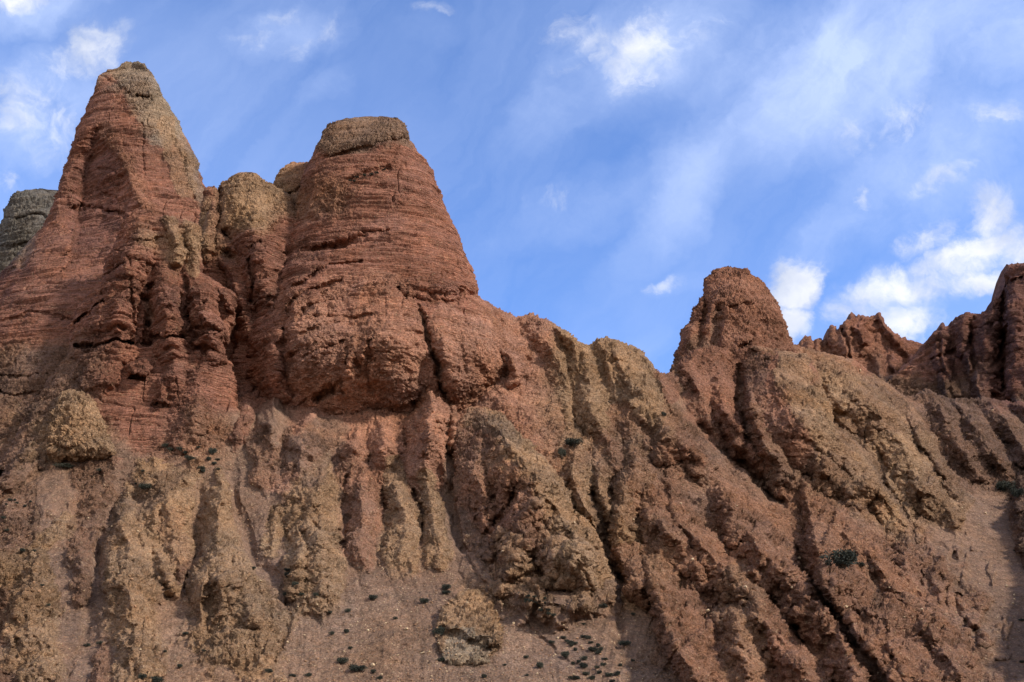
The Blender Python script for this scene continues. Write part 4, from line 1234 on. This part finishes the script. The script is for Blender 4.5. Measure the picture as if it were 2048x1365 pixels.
SMALL = {
    ('tiny dark shrub beside the shrub ledge under the red columns', 'tiny shrubs around the ledge'):
        [(371, 907, 9), (418, 918, 9), (431, 928, 9), (405, 943, 8), (437, 940, 6), (397, 894, 6), (437, 918, 7)],
    ('tiny dark shrub on the upper left slope', 'tiny shrubs on the left slope'):
        [(199, 943, 8), (286, 942, 6), (272, 968, 6), (20, 1000, 7), (35, 1004, 6), (50, 1010, 6), (12, 1010, 5), (60, 1003, 5), (8, 1035, 8), (14, 1058, 8), (47, 1100, 10), (30, 998, 5), (70, 1100, 6), (85, 1170, 6), (98, 1208, 6)],
    ('small dark shrub scattered on the scree at the bottom left', 'shrubs scattered on the scree'):
        [(507, 1136, 8), (570, 1187, 10), (600, 1187, 9), (630, 1190, 10), (372, 1266, 9), (200, 1287, 10), (176, 1289, 10), (408, 1302, 8), (332, 1302, 6), (537, 1341, 11), (360, 1331, 9)],
    ('small dark shrub scattered on the scree left of the bottom outcrop', 'shrubs on the middle scree'):
        [(693, 1221, 9), (660, 1224, 8), (694, 1264, 10), (664, 1265, 9), (616, 1348, 11), (585, 1349, 10), (748, 1344, 9), (760, 1355, 9), (846, 1203, 14), (575, 1140, 9), (790, 1236, 7), (700, 1296, 7)],
    ('small shrub on the scree right of the bottom outcrop', 'shrubs right of the outcrop'):
        [(968, 1352, 10), (1054, 1314, 9), (1102, 1283, 10), (1055, 1351, 7), (1168, 1248, 7), (1268, 1226, 8), (1010, 1330, 6), (1265, 1319, 8)],
    ('tiny shrub in the sparse patch below the big tan block', 'tiny shrubs below the block'):
        [(1051, 1199, 8), (1061, 1194, 7), (1070, 1195, 8), (1061, 1202, 7), (1078, 1208, 12), (1050, 1203, 6), (1090, 1198, 6), (1080, 1221, 8), (1096, 1222, 7), (1095, 1228, 8), (1107, 1229, 9), (1072, 1206, 7), (1089, 1205, 6)],
    ('small shrub among the larger ones in the bottom patch', 'shrubs of the bottom patch'):
        [(1125, 1275, 9), (1132, 1280, 8), (1175, 1275, 10), (1140, 1285, 10), (1151, 1286, 9), (1166, 1273, 9), (1140, 1291, 8), (1157, 1322, 8), (1194, 1306, 9), (1202, 1300, 9), (1209, 1316, 9),
         (1192, 1336, 9), (1207, 1328, 9), (1171, 1348, 11), (1184, 1356, 10), (1198, 1343, 8), (1235, 1346, 10), (1224, 1361, 9), (1180, 1284, 8), (1196, 1290, 8), (1150, 1300, 7), (1143, 1327, 7), (1240, 1330, 7)],
    ('tiny tuft on the high band of the big dome', 'tufts on the dome'):
        [(701, 360, 7), (714, 356, 8), (727, 352, 8), (742, 348, 9), (752, 345, 8), (768, 340, 7), (709, 364, 6)],
    ('tiny dark shrub in the shaded gully at the right edge', 'tiny shrubs in the right gully'): [(2040, 1240, 9), (2042, 1323, 9), (2030, 1100, 7)],
}
for (lab, grp), pts in SMALL.items():
    for x, y, w in pts:
        put_shrub(x, y, w * 1.1, lab, grp, rnd.uniform(.8, 1.1))


def stone_material(name, a, b):
    m = bpy.data.materials.new(name)
    m.use_nodes = True
    T = NT(m.node_tree)
    bs = T.n['Principled BSDF']
    bs.inputs['Roughness'].default_value = .9
    bs.inputs['Specular IOR Level'].default_value = .15
    co = T.node('ShaderNodeTexCoord').outputs['Object']
    c = T.mix(T.rng(T.noise(co, 2.0, 5, .6), .35, .65), (*a, 1), (*b, 1))
    T.l.new(c, bs.inputs['Base Color'])
    return m


MPALE = stone_material('pale_stone', lin(214, 192, 158), lin(178, 150, 116))
MBROWN = stone_material('brown_stone', lin(176, 138, 104), lin(132, 100, 78))


def stone_geo(r, c=Vector((0, 0, 0)), k=1.0):
    """an angular stone, cut from a rough icosahedron"""
    t = (1 + 5 ** .5) / 2
    base = [(-1, t, 0), (1, t, 0), (-1, -t, 0), (1, -t, 0), (0, -1, t), (0, 1, t), (0, -1, -t), (0, 1, -t), (t, 0, -1), (t, 0, 1), (-t, 0, -1), (-t, 0, 1)]
    fc = [(0, 11, 5), (0, 5, 1), (0, 1, 7), (0, 7, 10), (0, 10, 11), (1, 5, 9), (5, 11, 4), (11, 10, 2), (10, 7, 6), (7, 1, 8), (3, 9, 4), (3, 4, 2), (3, 2, 6), (3, 6, 8), (3, 8, 9), (4, 9, 5), (2, 4, 11), (6, 2, 10), (8, 6, 7), (9, 8, 1)]
    sx, sy, sz = r.uniform(.7, 1.2), r.uniform(.7, 1.1), r.uniform(.5, .8)
    V = []
    for v in base:
        q = Vector(v).normalized() * r.uniform(.34, .56)
        V.append(c + Vector((q.x * sx, q.y * sy, q.z * sz)) * k)
    return V, fc


STONES = []
for i in range(6):
    V, F = stone_geo(random.Random(i * 7 + 1))
    STONES.append((mesh_of('stone', V, F, MPALE), mesh_of('stone', V, F, MBROWN)))


def put_stone(px, py, w, label, group=None, brown=False):
    p = surf(px, py)
    if p is None:
        return
    k = w / FPX * p.y
    o = bpy.data.objects.new('stone', rnd.choice(STONES)[1 if brown else 0])
    COL.objects.link(o)
    o.location = p + Vector((0, -.1 * k, .1 * k))
    o.rotation_euler = (rnd.uniform(-.3, .3), rnd.uniform(-.3, .3), rnd.uniform(0, 6))
    o.scale = (k, k, k)
    tag(o, label, 'stone', group)


for x, y, w, lab in [(1148, 1046, 9, 'bright pale stone on the right face of the big tan block'), (1267, 1043, 7, 'pale stone beside the narrow dark gully'), (1005, 1101, 8, 'pale stone low on the dark left face of the big block'),
                     (1027, 1246, 7, 'pale stone in the erosion channel right of the bottom outcrop'), (735, 1260, 9, 'tan stone alone on the scree left of the bottom outcrop'), (810, 1258, 9, 'tan stone just left of the bottom outcrop'),
                     (936, 1181, 8, 'small pale stone perched on top of the bottom outcrop'), (1693, 1217, 8, 'pale stone beside the dark diagonal gully at lower right'), (1415, 1223, 10, 'grey stone in the hollow between the lower right fins'),
                     (1601, 1116, 9, 'pale stone at the bottom of the scree chute between two fins'), (1721, 741, 10, 'white stone on the skyline of the right-hand ridge'), (1586, 1176, 10, 'flat pale stone on the crest of the middle fin'),
                     (1492, 1174, 9, 'pale stone on the crest kink of the left fin'), (1973, 1028, 7, 'pale stone high on the dark scree at the right'), (2010, 1171, 7, 'pale stone on the dark scree near the right edge'),
                     (1842, 1218, 7, 'pale stone on the wide red slope at lower right'), (1985, 820, 6, 'pale stone on the dark ridges near the right edge'), (520, 1163, 7, 'grey stone on the tan fin left of centre'),
                     (1384, 1121, 9, 'pale grey stone on the left fin of the lower right group'), (845, 1305, 8, 'tan stone at the left foot of the bottom outcrop'), (744, 1330, 10, 'flat tan stone near the bottom shrub pair')]:
    put_stone(x, y, w, lab)
for x, y in [(2028, 1190), (2028, 1198), (2027, 1206)]:
    put_stone(x, y, 6, 'small pale stone in the short line of three at the right edge', 'three stones in a line')
for x, y, w in [(263, 1160, 8), (71, 1142, 8), (67, 1166, 8), (65, 1178, 8), (78, 1184, 8), (86, 1173, 7), (272, 1213, 8), (41, 1246, 7)]:
    put_stone(x, y, w, 'small stone on the tan fins of the left slope', 'stones on the left fins', True)
for i in range(110):
    x = rnd.uniform(560, 1280); y = rnd.uniform(1190, 1362)
    put_stone(x, y, rnd.uniform(2.5, 6.5), 'small stone lying loose on the scree of the bottom centre', 'loose stones on the centre scree', rnd.random() < .5)
for i in range(60):
    x = rnd.uniform(1280, 1960); y = rnd.uniform(1000, 1362)
    put_stone(x, y, rnd.uniform(2.5, 5.5), 'small stone lying loose on the right-hand fins', 'loose stones on the right fins', rnd.random() < .4)
for i in range(50):
    x = rnd.uniform(60, 560); y = rnd.uniform(960, 1362)
    put_stone(x, y, rnd.uniform(2.5, 5.0), 'small stone lying loose on the left slope', 'loose stones on the left slope', rnd.random() < .4)


# the finer rubble that nobody could count
def rubble():
    V, F = [], []
    r = random.Random(99)
    for i in range(9000):
        x = r.uniform(0, 2047)
        y = 1364 - (r.random() ** 1.5) * 520
        if r.random() < .35:
            x = r.gauss(900, 240)
        p = surf(x, y)
        if p is None:
            continue
        k = r.choice((1.3, 1.6, 2.0, 2.6, 3.4)) / FPX * p.y * r.uniform(.7, 1.2)
        v, f = stone_geo(r, p + Vector((r.uniform(-.1, .1), -.1 * k, .1 * k)), k)
        n = len(V)
        V += v
        F += [(a + n, b + n, c + n) for a, b, c in f]
    o = bpy.data.objects.new('rubble', mesh_of('rubble', V, F, MBROWN))
    COL.objects.link(o)
    tag(o, 'fine brown rubble strewn over the slopes and the scree', kind='stuff')


rubble()
